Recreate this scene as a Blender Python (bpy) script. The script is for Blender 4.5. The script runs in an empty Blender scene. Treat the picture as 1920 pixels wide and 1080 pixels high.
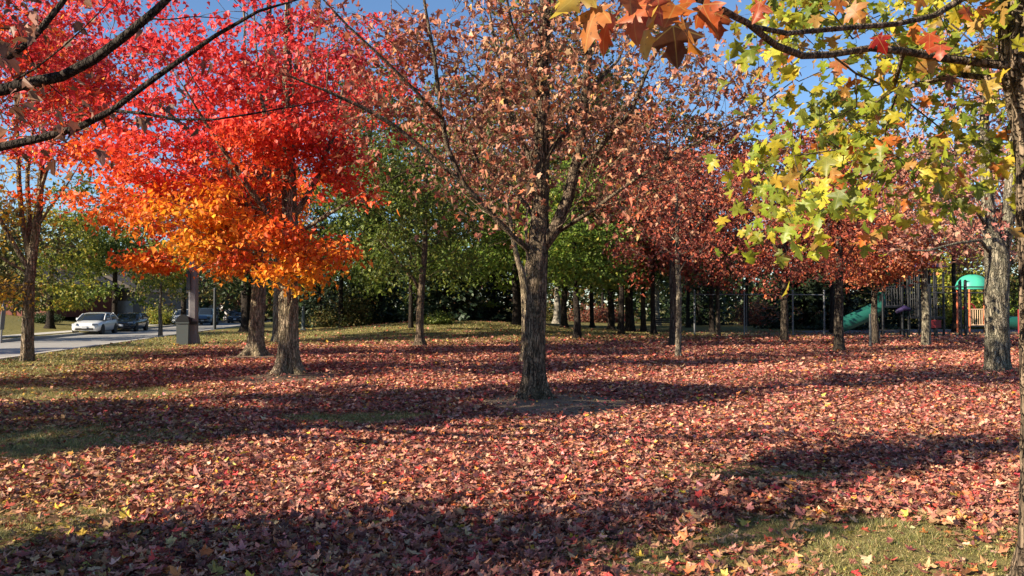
import bpy, math, random
import numpy as np
from mathutils import Vector, noise as mnoise

C = bpy.context.scene.collection
F_PX, HOR = 1500.0, 579.0          # focal length in photo pixels, horizon row
EYE = 1.6
def X_at(px, d): return (px - 960.0) / F_PX * d
def Z_at(py, d): return EYE + (HOR - py) / F_PX * d
def W(px, py, d): return (X_at(px, d), d, Z_at(py, d))

def smooth(a, b, x):
    t = np.clip((np.asarray(x, float) - a) / (b - a), 0, 1)
    return t * t * (3 - 2 * t)

# ------------------------------------------------------------------ materials
def mat(name):
    m = bpy.data.materials.new(name); m.use_nodes = True
    nt = m.node_tree; nt.nodes.clear()
    return m, nt, nt.nodes, nt.links

def plain(name, col, rough=0.6, metal=0.0, spec=0.4, var=0.12, scale=6.0, bump=0.0, coat=0.0):
    m, nt, N, L = mat(name)
    out = N.new('ShaderNodeOutputMaterial'); b = N.new('ShaderNodeBsdfPrincipled')
    tc = N.new('ShaderNodeTexCoord'); nz = N.new('ShaderNodeTexNoise')
    nz.inputs['Scale'].default_value = scale; nz.inputs['Detail'].default_value = 5
    L.new(tc.outputs['Object'], nz.inputs['Vector'])
    mp = N.new('ShaderNodeMapRange'); mp.inputs[3].default_value = 1 - var; mp.inputs[4].default_value = 1 + var
    L.new(nz.outputs['Fac'], mp.inputs[0])
    mx = N.new('ShaderNodeMix'); mx.data_type = 'RGBA'; mx.blend_type = 'MULTIPLY'; mx.inputs[0].default_value = 1
    mx.inputs[6].default_value = (*col, 1); L.new(mp.outputs[0], mx.inputs[7])
    L.new(mx.outputs[2], b.inputs['Base Color'])
    b.inputs['Roughness'].default_value = rough; b.inputs['Metallic'].default_value = metal
    b.inputs['Specular IOR Level'].default_value = spec; b.inputs['Coat Weight'].default_value = coat
    if bump:
        bp = N.new('ShaderNodeBump'); bp.inputs['Strength'].default_value = bump; bp.inputs['Distance'].default_value = 0.02
        L.new(nz.outputs['Fac'], bp.inputs['Height']); L.new(bp.outputs[0], b.inputs['Normal'])
    L.new(b.outputs[0], out.inputs[0])
    return m

def leaf_mat(name, trans=0.38, rough=0.5, spec=0.3, var=0.18, vscale=14):
    m, nt, N, L = mat(name)
    out = N.new('ShaderNodeOutputMaterial')
    at = N.new('ShaderNodeAttribute'); at.attribute_name = 'tint'
    tc = N.new('ShaderNodeTexCoord'); nz = N.new('ShaderNodeTexNoise'); nz.inputs['Scale'].default_value = vscale
    nz.inputs['Detail'].default_value = 3; L.new(tc.outputs['Object'], nz.inputs['Vector'])
    mp = N.new('ShaderNodeMapRange'); mp.inputs[1].default_value = .25; mp.inputs[2].default_value = .75
    mp.inputs[3].default_value = 1 - var; mp.inputs[4].default_value = 1 + var
    L.new(nz.outputs['Fac'], mp.inputs[0])
    mx = N.new('ShaderNodeMix'); mx.data_type = 'RGBA'; mx.blend_type = 'MULTIPLY'; mx.inputs[0].default_value = 1
    L.new(at.outputs['Color'], mx.inputs[6]); L.new(mp.outputs[0], mx.inputs[7])
    b = N.new('ShaderNodeBsdfPrincipled'); b.inputs['Roughness'].default_value = rough
    b.inputs['Specular IOR Level'].default_value = spec
    t = N.new('ShaderNodeBsdfTranslucent'); ms = N.new('ShaderNodeMixShader'); ms.inputs[0].default_value = trans
    L.new(mx.outputs[2], b.inputs['Base Color']); L.new(mx.outputs[2], t.inputs['Color'])
    L.new(b.outputs[0], ms.inputs[1]); L.new(t.outputs[0], ms.inputs[2]); L.new(ms.outputs[0], out.inputs[0])
    return m

def bark_mat(name, dark, light, moss=None, moss_amt=0.0, scale=26.0, stretch=0.13):
    m, nt, N, L = mat(name)
    out = N.new('ShaderNodeOutputMaterial'); b = N.new('ShaderNodeBsdfPrincipled')
    tc = N.new('ShaderNodeTexCoord'); mp = N.new('ShaderNodeMapping'); mp.inputs['Scale'].default_value = (1, 1, stretch)
    L.new(tc.outputs['Object'], mp.inputs[0])
    nz = N.new('ShaderNodeTexNoise'); nz.inputs['Scale'].default_value = scale; nz.inputs['Detail'].default_value = 7
    nz.inputs['Roughness'].default_value = .62; nz.inputs['Distortion'].default_value = .5
    L.new(mp.outputs[0], nz.inputs['Vector'])
    rp = N.new('ShaderNodeValToRGB'); e = rp.color_ramp.elements
    e[0].position = .40; e[0].color = (*dark, 1); e[1].position = .60; e[1].color = (*light, 1)
    L.new(nz.outputs['Fac'], rp.inputs[0])
    wob_ = N.new('ShaderNodeTexNoise'); wob_.inputs['Scale'].default_value = 9; wob_.inputs['Detail'].default_value = 3; L.new(tc.outputs['Object'], wob_.inputs['Vector'])
    add = N.new('ShaderNodeMix'); add.data_type = 'RGBA'; add.blend_type = 'LINEAR_LIGHT'; add.inputs[0].default_value = .06; L.new(mp.outputs[0], add.inputs[6]); L.new(wob_.outputs['Color'], add.inputs[7])
    vo = N.new('ShaderNodeTexVoronoi'); vo.feature = 'DISTANCE_TO_EDGE'; vo.inputs['Scale'].default_value = scale * .95; L.new(add.outputs[2], vo.inputs['Vector'])
    ck = N.new('ShaderNodeMapRange'); ck.inputs[1].default_value = .0; ck.inputs[2].default_value = .16; ck.inputs[3].default_value = .5; ck.inputs[4].default_value = 1.12; L.new(vo.outputs['Distance'], ck.inputs[0])
    mc = N.new('ShaderNodeMix'); mc.data_type = 'RGBA'; mc.blend_type = 'MULTIPLY'; mc.inputs[0].default_value = 1; L.new(rp.outputs[0], mc.inputs[6]); L.new(ck.outputs[0], mc.inputs[7])
    n2 = N.new('ShaderNodeTexNoise'); n2.inputs['Scale'].default_value = 2.3; n2.inputs['Detail'].default_value = 4
    L.new(tc.outputs['Object'], n2.inputs['Vector'])
    r2 = N.new('ShaderNodeMapRange'); r2.inputs[1].default_value = .42; r2.inputs[2].default_value = .68
    r2.inputs[4].default_value = moss_amt; L.new(n2.outputs['Fac'], r2.inputs[0])
    mx = N.new('ShaderNodeMix'); mx.data_type = 'RGBA'
    L.new(r2.outputs[0], mx.inputs[0]); L.new(mc.outputs[2], mx.inputs[6]); mx.inputs[7].default_value = (*(moss or light), 1)
    L.new(mx.outputs[2], b.inputs['Base Color']); b.inputs['Roughness'].default_value = .92
    b.inputs['Specular IOR Level'].default_value = .15
    bp = N.new('ShaderNodeBump'); bp.inputs['Strength'].default_value = 1.0; bp.inputs['Distance'].default_value = .06
    hh = N.new('ShaderNodeMath'); hh.operation = 'MULTIPLY_ADD'; hh.inputs[1].default_value = .6; L.new(nz.outputs['Fac'], hh.inputs[0]); L.new(ck.outputs[0], hh.inputs[2])
    L.new(hh.outputs[0], bp.inputs['Height']); L.new(bp.outputs[0], b.inputs['Normal'])
    L.new(b.outputs[0], out.inputs[0])
    return m

M = {}
def near_leaf_mat():
    m = leaf_mat('near_leaf', trans=.5, rough=.42, spec=.35, var=.22, vscale=30); N, L = m.node_tree.nodes, m.node_tree.links
    def mt(op, a, b=None):
        n = N.new('ShaderNodeMath'); n.operation = op
        for i, v in enumerate((a, b)):
            if v is None: continue
            if isinstance(v, (int, float)): n.inputs[i].default_value = v
            else: L.new(v, n.inputs[i])
        return n.outputs[0]
    at = N.new('ShaderNodeAttribute'); at.attribute_name = 'leafpos'; sp = N.new('ShaderNodeSeparateXYZ'); L.new(at.outputs['Vector'], sp.inputs[0])
    ax, y = mt('ABSOLUTE', sp.outputs[0]), sp.outputs[1]
    ang = mt('ARCTAN2', ax, y); r = mt('SQRT', mt('ADD', mt('MULTIPLY', ax, ax), mt('MULTIPLY', y, y)))
    d = None
    for a in (0.0, 1.03, 1.9):
        q = mt('MULTIPLY', r, mt('ABSOLUTE', mt('SINE', mt('SUBTRACT', ang, a)))); d = q if d is None else mt('MINIMUM', d, q)
    vein = mt('LESS_THAN', d, .014)
    nz = N.new('ShaderNodeTexNoise'); nz.inputs['Scale'].default_value = 2.6; nz.inputs['Detail'].default_value = 5; L.new(at.outputs['Vector'], nz.inputs['Vector'])
    edge = N.new('ShaderNodeMapRange'); edge.inputs[1].default_value = .05; edge.inputs[2].default_value = .26; L.new(mt('ADD', d, mt('MULTIPLY', mt('SUBTRACT', nz.outputs['Fac'], .5), .5)), edge.inputs[0])
    src = next(n for n in N if n.type == 'MIX').outputs[2]; dst = [l.to_socket for l in src.links]
    def mix(f, a, bcol, blend='MIX'):
        x = N.new('ShaderNodeMix'); x.data_type = 'RGBA'; x.blend_type = blend; L.new(f, x.inputs[0]); L.new(a, x.inputs[6]); x.inputs[7].default_value = (*bcol, 1); return x.outputs[2]
    c = mix(mt('MULTIPLY', edge.outputs[0], .6), src, (1.05, .82, .55), 'MULTIPLY')
    spot = N.new('ShaderNodeTexNoise'); spot.inputs['Scale'].default_value = 9; spot.inputs['Detail'].default_value = 3; L.new(at.outputs['Vector'], spot.inputs['Vector'])
    c = mix(mt('MULTIPLY', mt('GREATER_THAN', spot.outputs['Fac'], .66), .7), c, (.12, .06, .03))
    c = mix(mt('MULTIPLY', vein, .28), c, (.55, .45, .12))
    for t in dst: L.new(c, t)
    return m
M['near'] = near_leaf_mat()
M['leaf'] = leaf_mat('crown_leaf', trans=.38)
M['dry'] = leaf_mat('dry_leaf', trans=.25, rough=.55, spec=.35)
M['litter'] = leaf_mat('fallen_leaf', trans=.1, rough=.6, spec=.25, var=.25, vscale=40)
M['needle'] = leaf_mat('needle_leaf', trans=.15, rough=.5)
M['grass'] = leaf_mat('grass_blade', trans=.35, rough=.5, spec=.3)
M['bark'] = bark_mat('maple_bark', (.055, .04, .029), (.26, .19, .13), (.2, .17, .1), .3)
M['bark_grey'] = bark_mat('grey_bark', (.085, .07, .052), (.30, .26, .19), (.22, .22, .15), .4, scale=16, stretch=.16)
M['bark_mid'] = bark_mat('left_maple_bark', (.10, .078, .058), (.37, .29, .20), (.28, .24, .13), .4, scale=20)
M['bark_dark'] = bark_mat('dark_bark', (.018, .014, .012), (.07, .055, .045))  # shade over the distant trunks is put into this dark bark colour
M['bark_shaded'] = bark_mat('shaded_bark', (.04, .032, .025), (.15, .12, .09), scale=20)  # bark for the right-hand trunks, darkened to carry their shade in the colour
M['bark_young'] = bark_mat('young_bark', (.15, .125, .095), (.33, .28, .21))
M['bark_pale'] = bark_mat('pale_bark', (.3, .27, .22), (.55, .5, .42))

# ------------------------------------------------------------------ object helpers
def tag(o, label=None, cat=None, group=None, kind=None):
    if label: o['label'] = label
    if cat: o['category'] = cat
    if group: o['group'] = group
    if kind: o['kind'] = kind
    return o

def empty(name, loc, label=None, cat=None, group=None, rz=0.0):
    o = bpy.data.objects.new(name, None); C.objects.link(o)
    o.location = loc; o.rotation_euler = (0, 0, rz); o.empty_display_size = .3
    return tag(o, label, cat, group)

def link(name, me, parent=None, loc=None, material=None):
    o = bpy.data.objects.new(name, me); C.objects.link(o)
    if parent is not None: o.parent = parent
    if loc is not None: o.location = loc
    if material is not None: me.materials.append(material)
    return o

def np_mesh(name, verts, loops, totals, cols=None, smooth=None, attrs=None):
    """verts (V,3), loops flat vertex indices, totals loop count of each face"""
    verts = np.ascontiguousarray(verts, np.float32); loops = np.ascontiguousarray(loops, np.int32)
    totals = np.ascontiguousarray(totals, np.int32)
    me = bpy.data.meshes.new(name)
    me.vertices.add(len(verts)); me.loops.add(len(loops)); me.polygons.add(len(totals))
    me.vertices.foreach_set('co', verts.ravel()); me.loops.foreach_set('vertex_index', loops)
    st = np.zeros(len(totals), np.int32); st[1:] = np.cumsum(totals)[:-1]
    me.polygons.foreach_set('loop_start', st); me.polygons.foreach_set('loop_total', totals)
    if smooth is not None:
        me.polygons.foreach_set('use_smooth', np.broadcast_to(np.asarray(smooth, bool), (len(totals),)).copy())
    me.update(calc_edges=True)
    if cols is not None:
        a = me.attributes.new('tint', 'FLOAT_COLOR', 'FACE')
        c4 = np.ones((len(totals), 4), np.float32); c4[:, :3] = cols
        a.data.foreach_set('color', c4.ravel())
    for k, v in (attrs or {}).items():
        a = me.attributes.new(k, 'FLOAT', 'POINT'); a.data.foreach_set('value', np.ascontiguousarray(v, np.float32))
    return me

class MB:
    """collects boxes, tubes and lofts; build() links them as one mesh object"""
    def __init__(s): s.v = []; s.f = []; s.sm = []
    def add(s, vs, fs, smooth=False):
        o = len(s.v); s.v += [tuple(v) for v in vs]; s.f += [tuple(i + o for i in f) for f in fs]; s.sm += [smooth] * len(fs)
    def box(s, c, d, rz=0.0, top=(1, 1), rot=None):
        hx, hy, hz = d[0] / 2, d[1] / 2, d[2] / 2
        vs = []
        for z, k in ((-hz, (1, 1)), (hz, top)):
            for x, y in ((-hx, -hy), (hx, -hy), (hx, hy), (-hx, hy)):
                v = Vector((x * k[0], y * k[1], z))
                if rot: v = rot @ v
                if rz: v = Vector((v.x * math.cos(rz) - v.y * math.sin(rz), v.x * math.sin(rz) + v.y * math.cos(rz), v.z))
                vs.append(v + Vector(c))
        s.add(vs, [(3, 2, 1, 0), (4, 5, 6, 7), (0, 1, 5, 4), (1, 2, 6, 5), (2, 3, 7, 6), (3, 0, 4, 7)]); return s
    def tube(s, pts, rad, n=10, caps=True):
        pts = [Vector(p) for p in pts]
        if not hasattr(rad, '__len__'): rad = [rad] * len(pts)
        up = None; rings = []
        for i, p in enumerate(pts):
            t = (pts[min(i + 1, len(pts) - 1)] - pts[max(i - 1, 0)]).normalized()
            if up is None or abs(up.dot(t)) > .97:
                up = Vector((0, 0, 1)) if abs(t.z) < .9 else Vector((1, 0, 0))
            a = up.cross(t).normalized(); b = t.cross(a); up = b
            rings.append([p + (a * math.cos(2 * math.pi * k / n) + b * math.sin(2 * math.pi * k / n)) * rad[i] for k in range(n)])
        vs = [v for r in rings for v in r]; fs = []
        for i in range(len(pts) - 1):
            for k in range(n):
                k2 = (k + 1) % n
                fs.append((i * n + k, i * n + k2, (i + 1) * n + k2, (i + 1) * n + k))
        s.add(vs, fs, True)
        if caps:
            s.add(rings[0], [tuple(range(n - 1, -1, -1))]); s.add(rings[-1], [tuple(range(n))])
        return s
    def loft(s, rings, closed=True, caps=True, smooth=True):
        n = len(rings[0]); vs = [v for r in rings for v in r]; fs = []
        for i in range(len(rings) - 1):
            for k in range(n if closed else n - 1):
                k2 = (k + 1) % n
                fs.append((i * n + k, i * n + k2, (i + 1) * n + k2, (i + 1) * n + k))
        s.add(vs, fs, smooth)
        if caps: s.add(rings[0], [tuple(range(n - 1, -1, -1))]); s.add(rings[-1], [tuple(range(n))])
        return s
    def build(s, name, material, parent=None, loc=None):
        me = bpy.data.meshes.new(name); me.from_pydata([tuple(v) for v in s.v], [], s.f)
        me.polygons.foreach_set('use_smooth', s.sm); me.update()
        return link(name, me, parent, loc, material)

# ------------------------------------------------------------------ terrain
T0 = (X_at(1000, 13.7), 13.7)
T1 = (X_at(541, 19.0), 19.0)
T2 = (X_at(482, 26.8), 26.8)
def road_cx(y): return -23.1 - 0.187 * (np.asarray(y, float) - 41.0)
ROAD_HW = 3.4
def height(x, y):
    x = np.asarray(x, float); y = np.asarray(y, float)
    h = .8 * smooth(34, 56, y) * np.exp(-((x + 4) / 8.0) ** 2)
    u = (x - road_cx(y)) * .983                                # across the road, + towards the park
    h = h + 1.5 * smooth(6, 26, -u)
    h = h - .22 * (1 - smooth(ROAD_HW + .25, ROAD_HW + .75, np.abs(u)))
    nz = np.sin(x * .9 + 1.3 * np.sin(y * .35)) * np.sin(y * .8 + .7) + .5 * np.sin(x * 2.1 + y * 1.3)
    h = h + .025 * nz * (1 - smooth(18, 32, y)) * smooth(ROAD_HW + 1, ROAD_HW + 5, np.abs(u))
    for (cx, cy), r in ((T0, 1.2), (T1, 1.3), (T2, 1.2)):
        h = h + .07 * np.exp(-(((x - cx) ** 2 + (y - cy) ** 2) / (r * .7) ** 2))
    return h
def gz(x, y): return float(height(x, y))

# thin patches in the leaf carpet: (x, y, rx, ry, how bare)
BARE = [(2.5, 5.25, 2.1, 1.0, .86), (-2.3, 11.7, 1.2, .75, .95), (2.2, 7.7, .9, .5, .7), (-9.2, 15.0, 3.8, 1.6, .8), (-5.6, 9.6, 1.7, 1.5, .85),
        (-3.6, 5.9, .9, .8, .8), (-.2, 5.75, .5, .22, .5), (-3.6, 14.4, 2.2, .5, .3), (-11, 21, 3, 1.4, .45), (.9, 5.0, .9, .3, .35),
        (7, 24, 3, 1, .2), (-7.5, 11.8, 1.2, .4, .4)]
RINGS = [(T0[0] + .35, T0[1] - .2, 1.5, 1.75), (T1[0] + .1, T1[1] - .5, 1.6, 2.0), (T2[0], T2[1] - .3, 1.3, 1.6)]
def wob(x, y): return .25 * np.sin(x * 3.1 + y * 1.7) + .2 * np.sin(x * 5.7 - y * 4.3 + 1) + .15 * np.sin(x * 9.1 + y * 11.3)
def bare(x, y):
    x = np.asarray(x, float); y = np.asarray(y, float); b = np.zeros_like(x + y)
    w = wob(x, y)
    for cx, cy, rx, ry, a in BARE:
        r = np.sqrt(((x - cx) / rx) ** 2 + ((y - cy) / ry) ** 2)
        b = np.maximum(b, a * (1 - smooth(.65, 1.25, r + .35 * w)))
    # the leaves thin out to grass on the slope in front of the road and the trees
    edge = np.where(x < -1, 29.5 + .4 * np.clip(x + 16, 0, 15), 35.5 + .5 * np.clip(x, 0, 20))
    b = np.maximum(b, .93 * smooth(-4, 13, y - edge + 5 * w) ** .8)
    u = (x - road_cx(y)) * .983
    b = np.maximum(b, .97 * (1 - smooth(6.0, 10.5, u + 2 * w)))
    return b
def ringed(x, y):
    x = np.asarray(x, float); y = np.asarray(y, float); b = np.zeros_like(x + y); w = wob(x, y)
    for cx, cy, rx, ry in RINGS:
        r = np.sqrt(((x - cx) / rx) ** 2 + ((y - cy) / ry) ** 2)
        b = np.maximum(b, 1 - smooth(.75, 1.1, r + .2 * w))
    return b

def spaced(lo, hi, c0, c1, fine, grow):
    a = list(np.arange(c0, c1, fine)); s = fine; v = a[-1]
    while v < hi: s *= grow; v += s; a.append(v)
    s = fine; v = a[0]
    while v > lo: s *= grow; v -= s; a.insert(0, v)
    return np.array(a)
xs = np.concatenate([spaced(-900, -13, -13.01, -13, 1, 2)[:0], spaced(-900, 900, -34, 14, .3, 1.12)])
ys = spaced(-300, 1500, 2, 22, .2, 1.045)
GX, GY = np.meshgrid(xs, ys); nx, ny = len(xs), len(ys)
gv = np.stack([GX.ravel(), GY.ravel(), height(GX, GY).ravel()], 1)
ii = (np.arange(ny - 1)[:, None] * nx + np.arange(nx - 1)[None]).ravel()
loops = np.stack([ii, ii + 1, ii + nx + 1, ii + nx], 1).ravel()
me = np_mesh('ground', gv, loops, np.full(len(ii), 4), smooth=True,
             attrs={'bare': bare(GX, GY).ravel(), 'dirt': ringed(GX, GY).ravel()})
def ground_mat():
    m, nt, N, L = mat('park_ground')
    out = N.new('ShaderNodeOutputMaterial'); b = N.new('ShaderNodeBsdfPrincipled'); b.inputs['Roughness'].default_value = .95
    b.inputs['Specular IOR Level'].default_value = .1
    tc = N.new('ShaderNodeTexCoord')
    def ramp(src, stops):
        r = N.new('ShaderNodeValToRGB'); el = r.color_ramp.elements
        while len(el) < len(stops): el.new(.5)
        for e, (p, c) in zip(el, stops): e.position = p; e.color = (*c, 1)
        L.new(src, r.inputs[0]); return r.outputs[0]
    def nse(s, d=6, rough=.6):
        n = N.new('ShaderNodeTexNoise'); n.inputs['Scale'].default_value = s; n.inputs['Detail'].default_value = d
        n.inputs['Roughness'].default_value = rough; L.new(tc.outputs['Object'], n.inputs['Vector']); return n.outputs['Fac']
    vo = N.new('ShaderNodeTexVoronoi'); vo.inputs['Scale'].default_value = 11; L.new(tc.outputs['Object'], vo.inputs['Vector'])
    sep = N.new('ShaderNodeSeparateColor'); L.new(vo.outputs['Color'], sep.inputs[0])
    lit = ramp(sep.outputs[0], [(0, (.10, .04, .03)), (.35, (.18, .075, .05)), (.65, (.26, .13, .085)), (.85, (.22, .04, .03)), (1, (.3, .18, .1))])
    gra = ramp(nse(5), [(.3, (.09, .09, .028)), (.55, (.18, .16, .055)), (.75, (.26, .2, .09))])
    drt = ramp(nse(18), [(.3, (.12, .085, .058)), (.7, (.27, .20, .14))])
    def mix(f, a, c):
        x = N.new('ShaderNodeMix'); x.data_type = 'RGBA'; L.new(f, x.inputs[0]); L.new(a, x.inputs[6]); L.new(c, x.inputs[7]); return x.outputs[2]
    a1 = N.new('ShaderNodeAttribute'); a1.attribute_name = 'bare'; a2 = N.new('ShaderNodeAttribute'); a2.attribute_name = 'dirt'
    col = mix(a1.outputs['Fac'], lit, gra); col = mix(a2.outputs['Fac'], col, drt)
    L.new(col, b.inputs['Base Color'])
    bp = N.new('ShaderNodeBump'); bp.inputs['Strength'].default_value = .8; bp.inputs['Distance'].default_value = .04
    L.new(nse(28, 4), bp.inputs['Height']); L.new(bp.outputs[0], b.inputs['Normal']); L.new(b.outputs[0], out.inputs[0])
    return m
tag(link('ground', me, material=ground_mat()), kind='structure')

# ------------------------------------------------------------------ leaves
_half = np.array([(0, 0), (.13, -.04), (.34, -.12), (.30, -.01), (.23, .10), (.37, .13), (.47, .21), (.63, .38), (.48, .41), (.43, .50), (.33, .44), (.19, .43), (.24, .56), (.35, .67), (.21, .70), (.15, .82), (0, 1.0)])
_halfm = np.array([(0, 0), (.30, -.06), (.26, .13), (.54, .36), (.2, .44), (.22, .64), (0, 1.0)])
_halfl = np.array([(0, 0), (.42, .18), (.24, .5), (0, 1.0)])
_halfq = np.array([(0, 0), (.38, .42), (0, 1.0)])
def template(half, scale=1.0):
    n = len(half); left = half[1:-1] * [-1, 1]
    v = np.vstack([half, left])                                  # right outline then the left's own points
    f1 = list(range(n)); f2 = [n - 1] + list(range(n + len(left) - 1, n - 1, -1)) + [0]
    return v * scale, [f1, f2]
def near_template(half):
    n = len(half); left = half[1:-1] * [-1, 1]
    v = np.vstack([half, left, [(0, .34), (0, .66)]]); c, c2 = len(v) - 2, len(v) - 1; f = []
    cut = n - 6
    ro = list(range(n)); lo = [0] + list(range(n, n + len(left))) + [n - 1]
    for o, fl in ((ro, False), (lo, True)):
        tr = [(c, o[i], o[i + 1]) for i in range(cut)] + [(c, o[cut], c2)] + [(c2, o[i], o[i + 1]) for i in range(cut, n - 1)]
        f += [list(t[::-1]) if fl else list(t) for t in tr]
    return v, f
TPL = {'near': near_template(_half), 'hi': template(_half), 'mid': template(_halfm), 'low': template(_halfl), 'kite': template(_halfq)}

def unit(a): return a / np.maximum(np.linalg.norm(a, axis=1, keepdims=True), 1e-9)

def leaves_mesh(name, P, tipdir, normal, size, cols, tpl, rng, fold=.35, curl=.25):
    """one mesh of many leaves: P stem points, tipdir and normal (N,3)"""
    tv, tf = TPL[tpl]; n = len(P); k = len(tv)
    t = unit(tipdir); nn = normal - (normal * t).sum(1, keepdims=True) * t; nn = unit(nn); s = np.cross(t, nn)
    fo = rng.uniform(-.2, 1, n)[:, None] * fold; cu = rng.uniform(-1, 1, n)[:, None] * curl
    x = tv[None, :, 0] * rng.uniform(.8, 1.1, n)[:, None]; y = np.repeat(tv[None, :, 1], n, 0)
    z = np.abs(x) * fo - (y ** 2) * cu - (x ** 2) * cu * 1.2
    if tpl in ('near', 'hi'):                                     # every lobe droops or lifts on its own
        an = np.arctan2(x, y - .2); rr = np.hypot(x, y - .2) ** 2
        z = z + rr * (.45 * np.sin(an * 2.5 + rng.uniform(0, 6.28, n)[:, None]) * rng.uniform(.2, 1, n)[:, None] + .2 * np.cos(an * 5) - .25)
    V = (P[:, None, :] + size[:, None, None] * (x[..., None] * s[:, None] + y[..., None] * t[:, None] + z[..., None] * nn[:, None])).reshape(-1, 3)
    off = (np.arange(n) * k)[:, None]
    L = np.concatenate([off + np.array(f) for f in tf], 1).ravel()
    T = np.tile([len(f) for f in tf], n)
    me = np_mesh(name, V, L, T, cols=np.repeat(np.clip(cols, 0, 1), len(tf), 0), smooth=tpl == 'near')
    if tpl in ('near', 'hi'):
        a = me.attributes.new('leafpos', 'FLOAT_VECTOR', 'POINT'); q = np.zeros((n, k, 3), np.float32); q[..., :2] = tv; q[..., 2] = rng.uniform(0, 50, n)[:, None]
        a.data.foreach_set('vector', q.ravel())
    return me

def palette(rng, n, items, jitter=.14):
    c = np.array([i[1] for i in items], float); w = np.array([i[0] for i in items], float)
    k = rng.choice(len(c), n, p=w / w.sum())
    return c[k] * (1 + rng.normal(0, jitter, (n, 1))) * (1 + rng.normal(0, jitter * .35, (n, 3)))

def wave3(P, rng, freq):
    o = np.zeros(len(P))
    for i in range(5):
        d = rng.normal(0, 1, 3); d /= np.linalg.norm(d)
        o += np.sin(P @ d * freq * rng.uniform(.6, 1.6) + rng.uniform(0, 6.28))
    return o / 5 * 1.6

# ------------------------------------------------------------------ trees
def tube_np(paths, radii):
    """paths: list of (n,3) arrays -> verts, loops, totals of round tapering tubes"""
    VV, LL = [], []; o = 0
    for p, r in zip(paths, radii):
        n = len(p)
        if n < 2: continue
        rm = r.max(); k = 10 if rm > .07 else (6 if rm > .02 else (4 if rm > .008 else 3))
        t = np.gradient(p, axis=0); t = unit(t)
        ref = np.array([0, 0, 1.0]) if abs(t[:, 2]).mean() < .8 else np.array([1.0, 0, 0])
        a = np.cross(np.broadcast_to(ref, t.shape), t); a = unit(a + 1e-9); b = np.cross(t, a)
        th = np.arange(k) * 2 * math.pi / k
        ring = p[:, None] + r[:, None, None] * (np.cos(th)[None, :, None] * a[:, None] + np.sin(th)[None, :, None] * b[:, None])
        VV.append(ring.reshape(-1, 3))
        i = (np.arange(n - 1)[:, None] * k + np.arange(k)[None]); j = (np.arange(n - 1)[:, None] * k + (np.arange(k) + 1)[None] % k)
        LL.append((o + np.stack([i, j, j + k, i + k], -1)).ravel()); o += n * k
    V = np.vstack(VV); L = np.concatenate(LL)
    return V, L, np.full(len(L) // 4, 4)

def trunk_np(spec, rng, sides=14, step=.25, flare=.8, lobes=5, ridge=0.0, flare_h=.22):
    """spec [(x,y,z,r)...] from the ground up"""
    s = np.array(spec, float); L = s[-1, 2] - s[0, 2]
    n = max(8, int(L / step)); zz = s[0, 2] - .15 + (L + .15) * np.linspace(0, 1, n)
    zz = s[0, 2] - .15 + (L + .15) * (np.linspace(0, 1, n) ** 1.15)
    cx, cy, r = (np.interp(zz, s[:, 2], s[:, i]) for i in (0, 1, 3))
    th = np.arange(sides) * 2 * math.pi / sides; ph = rng.uniform(0, 6.28, 3)
    hz = np.clip(zz - s[0, 2], 0, None)[:, None]
    lob = .55 + .45 * np.cos(lobes * th + ph[0])[None] + .25 * np.cos(3 * th + ph[1])[None]
    R = r[:, None] * (1 + flare * np.exp(-hz / flare_h) * np.clip(lob, .05, 2) + .04 * np.cos(2 * th + ph[2] + hz * .8) + .03 * np.cos(3 * th - hz * 1.7))
    if ridge:
        dn = np.zeros_like(R)
        for i in range(n):
            for k in range(sides):
                v = Vector((math.cos(th[k]) * 4.2, math.sin(th[k]) * 4.2, zz[i] * 1.1))
                dn[i, k] = 1 - 2 * abs(mnoise.noise(v * 1.7)) + .5 * mnoise.noise(v * 4.1)
        R = R + ridge * (dn - .6)
    V = np.stack([cx[:, None] + R * np.cos(th), cy[:, None] + R * np.sin(th), np.repeat(zz[:, None], sides, 1)], -1).reshape(-1, 3)
    i = (np.arange(n - 1)[:, None] * sides + np.arange(sides)[None]); j = (np.arange(n - 1)[:, None] * sides + (np.arange(sides) + 1)[None] % sides)
    return V, np.stack([i, j, j + sides, i + sides], -1).ravel()

def sample_env(env, n, rng, outer=.5, holes=0.0, freq=.9):
    """random points in a union of ellipsoids (x,y,z,rx,ry,rz[,weight])"""
    e = np.array([list(i[:6]) + [i[6] if len(i) > 6 else i[3] * i[4] * i[5]] for i in env], float)
    k = rng.choice(len(e), n * 2, p=e[:, 6] / e[:, 6].sum())
    d = unit(rng.normal(0, 1, (n * 2, 3))) * (rng.uniform(0, 1, (n * 2, 1)) ** outer)
    P = e[k, :3] + d * e[k, 3:6]
    if holes:
        q = wave3(P, rng, freq); keep = q > np.quantile(q, holes * .5); P = P[keep]
    return P[:n]

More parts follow.
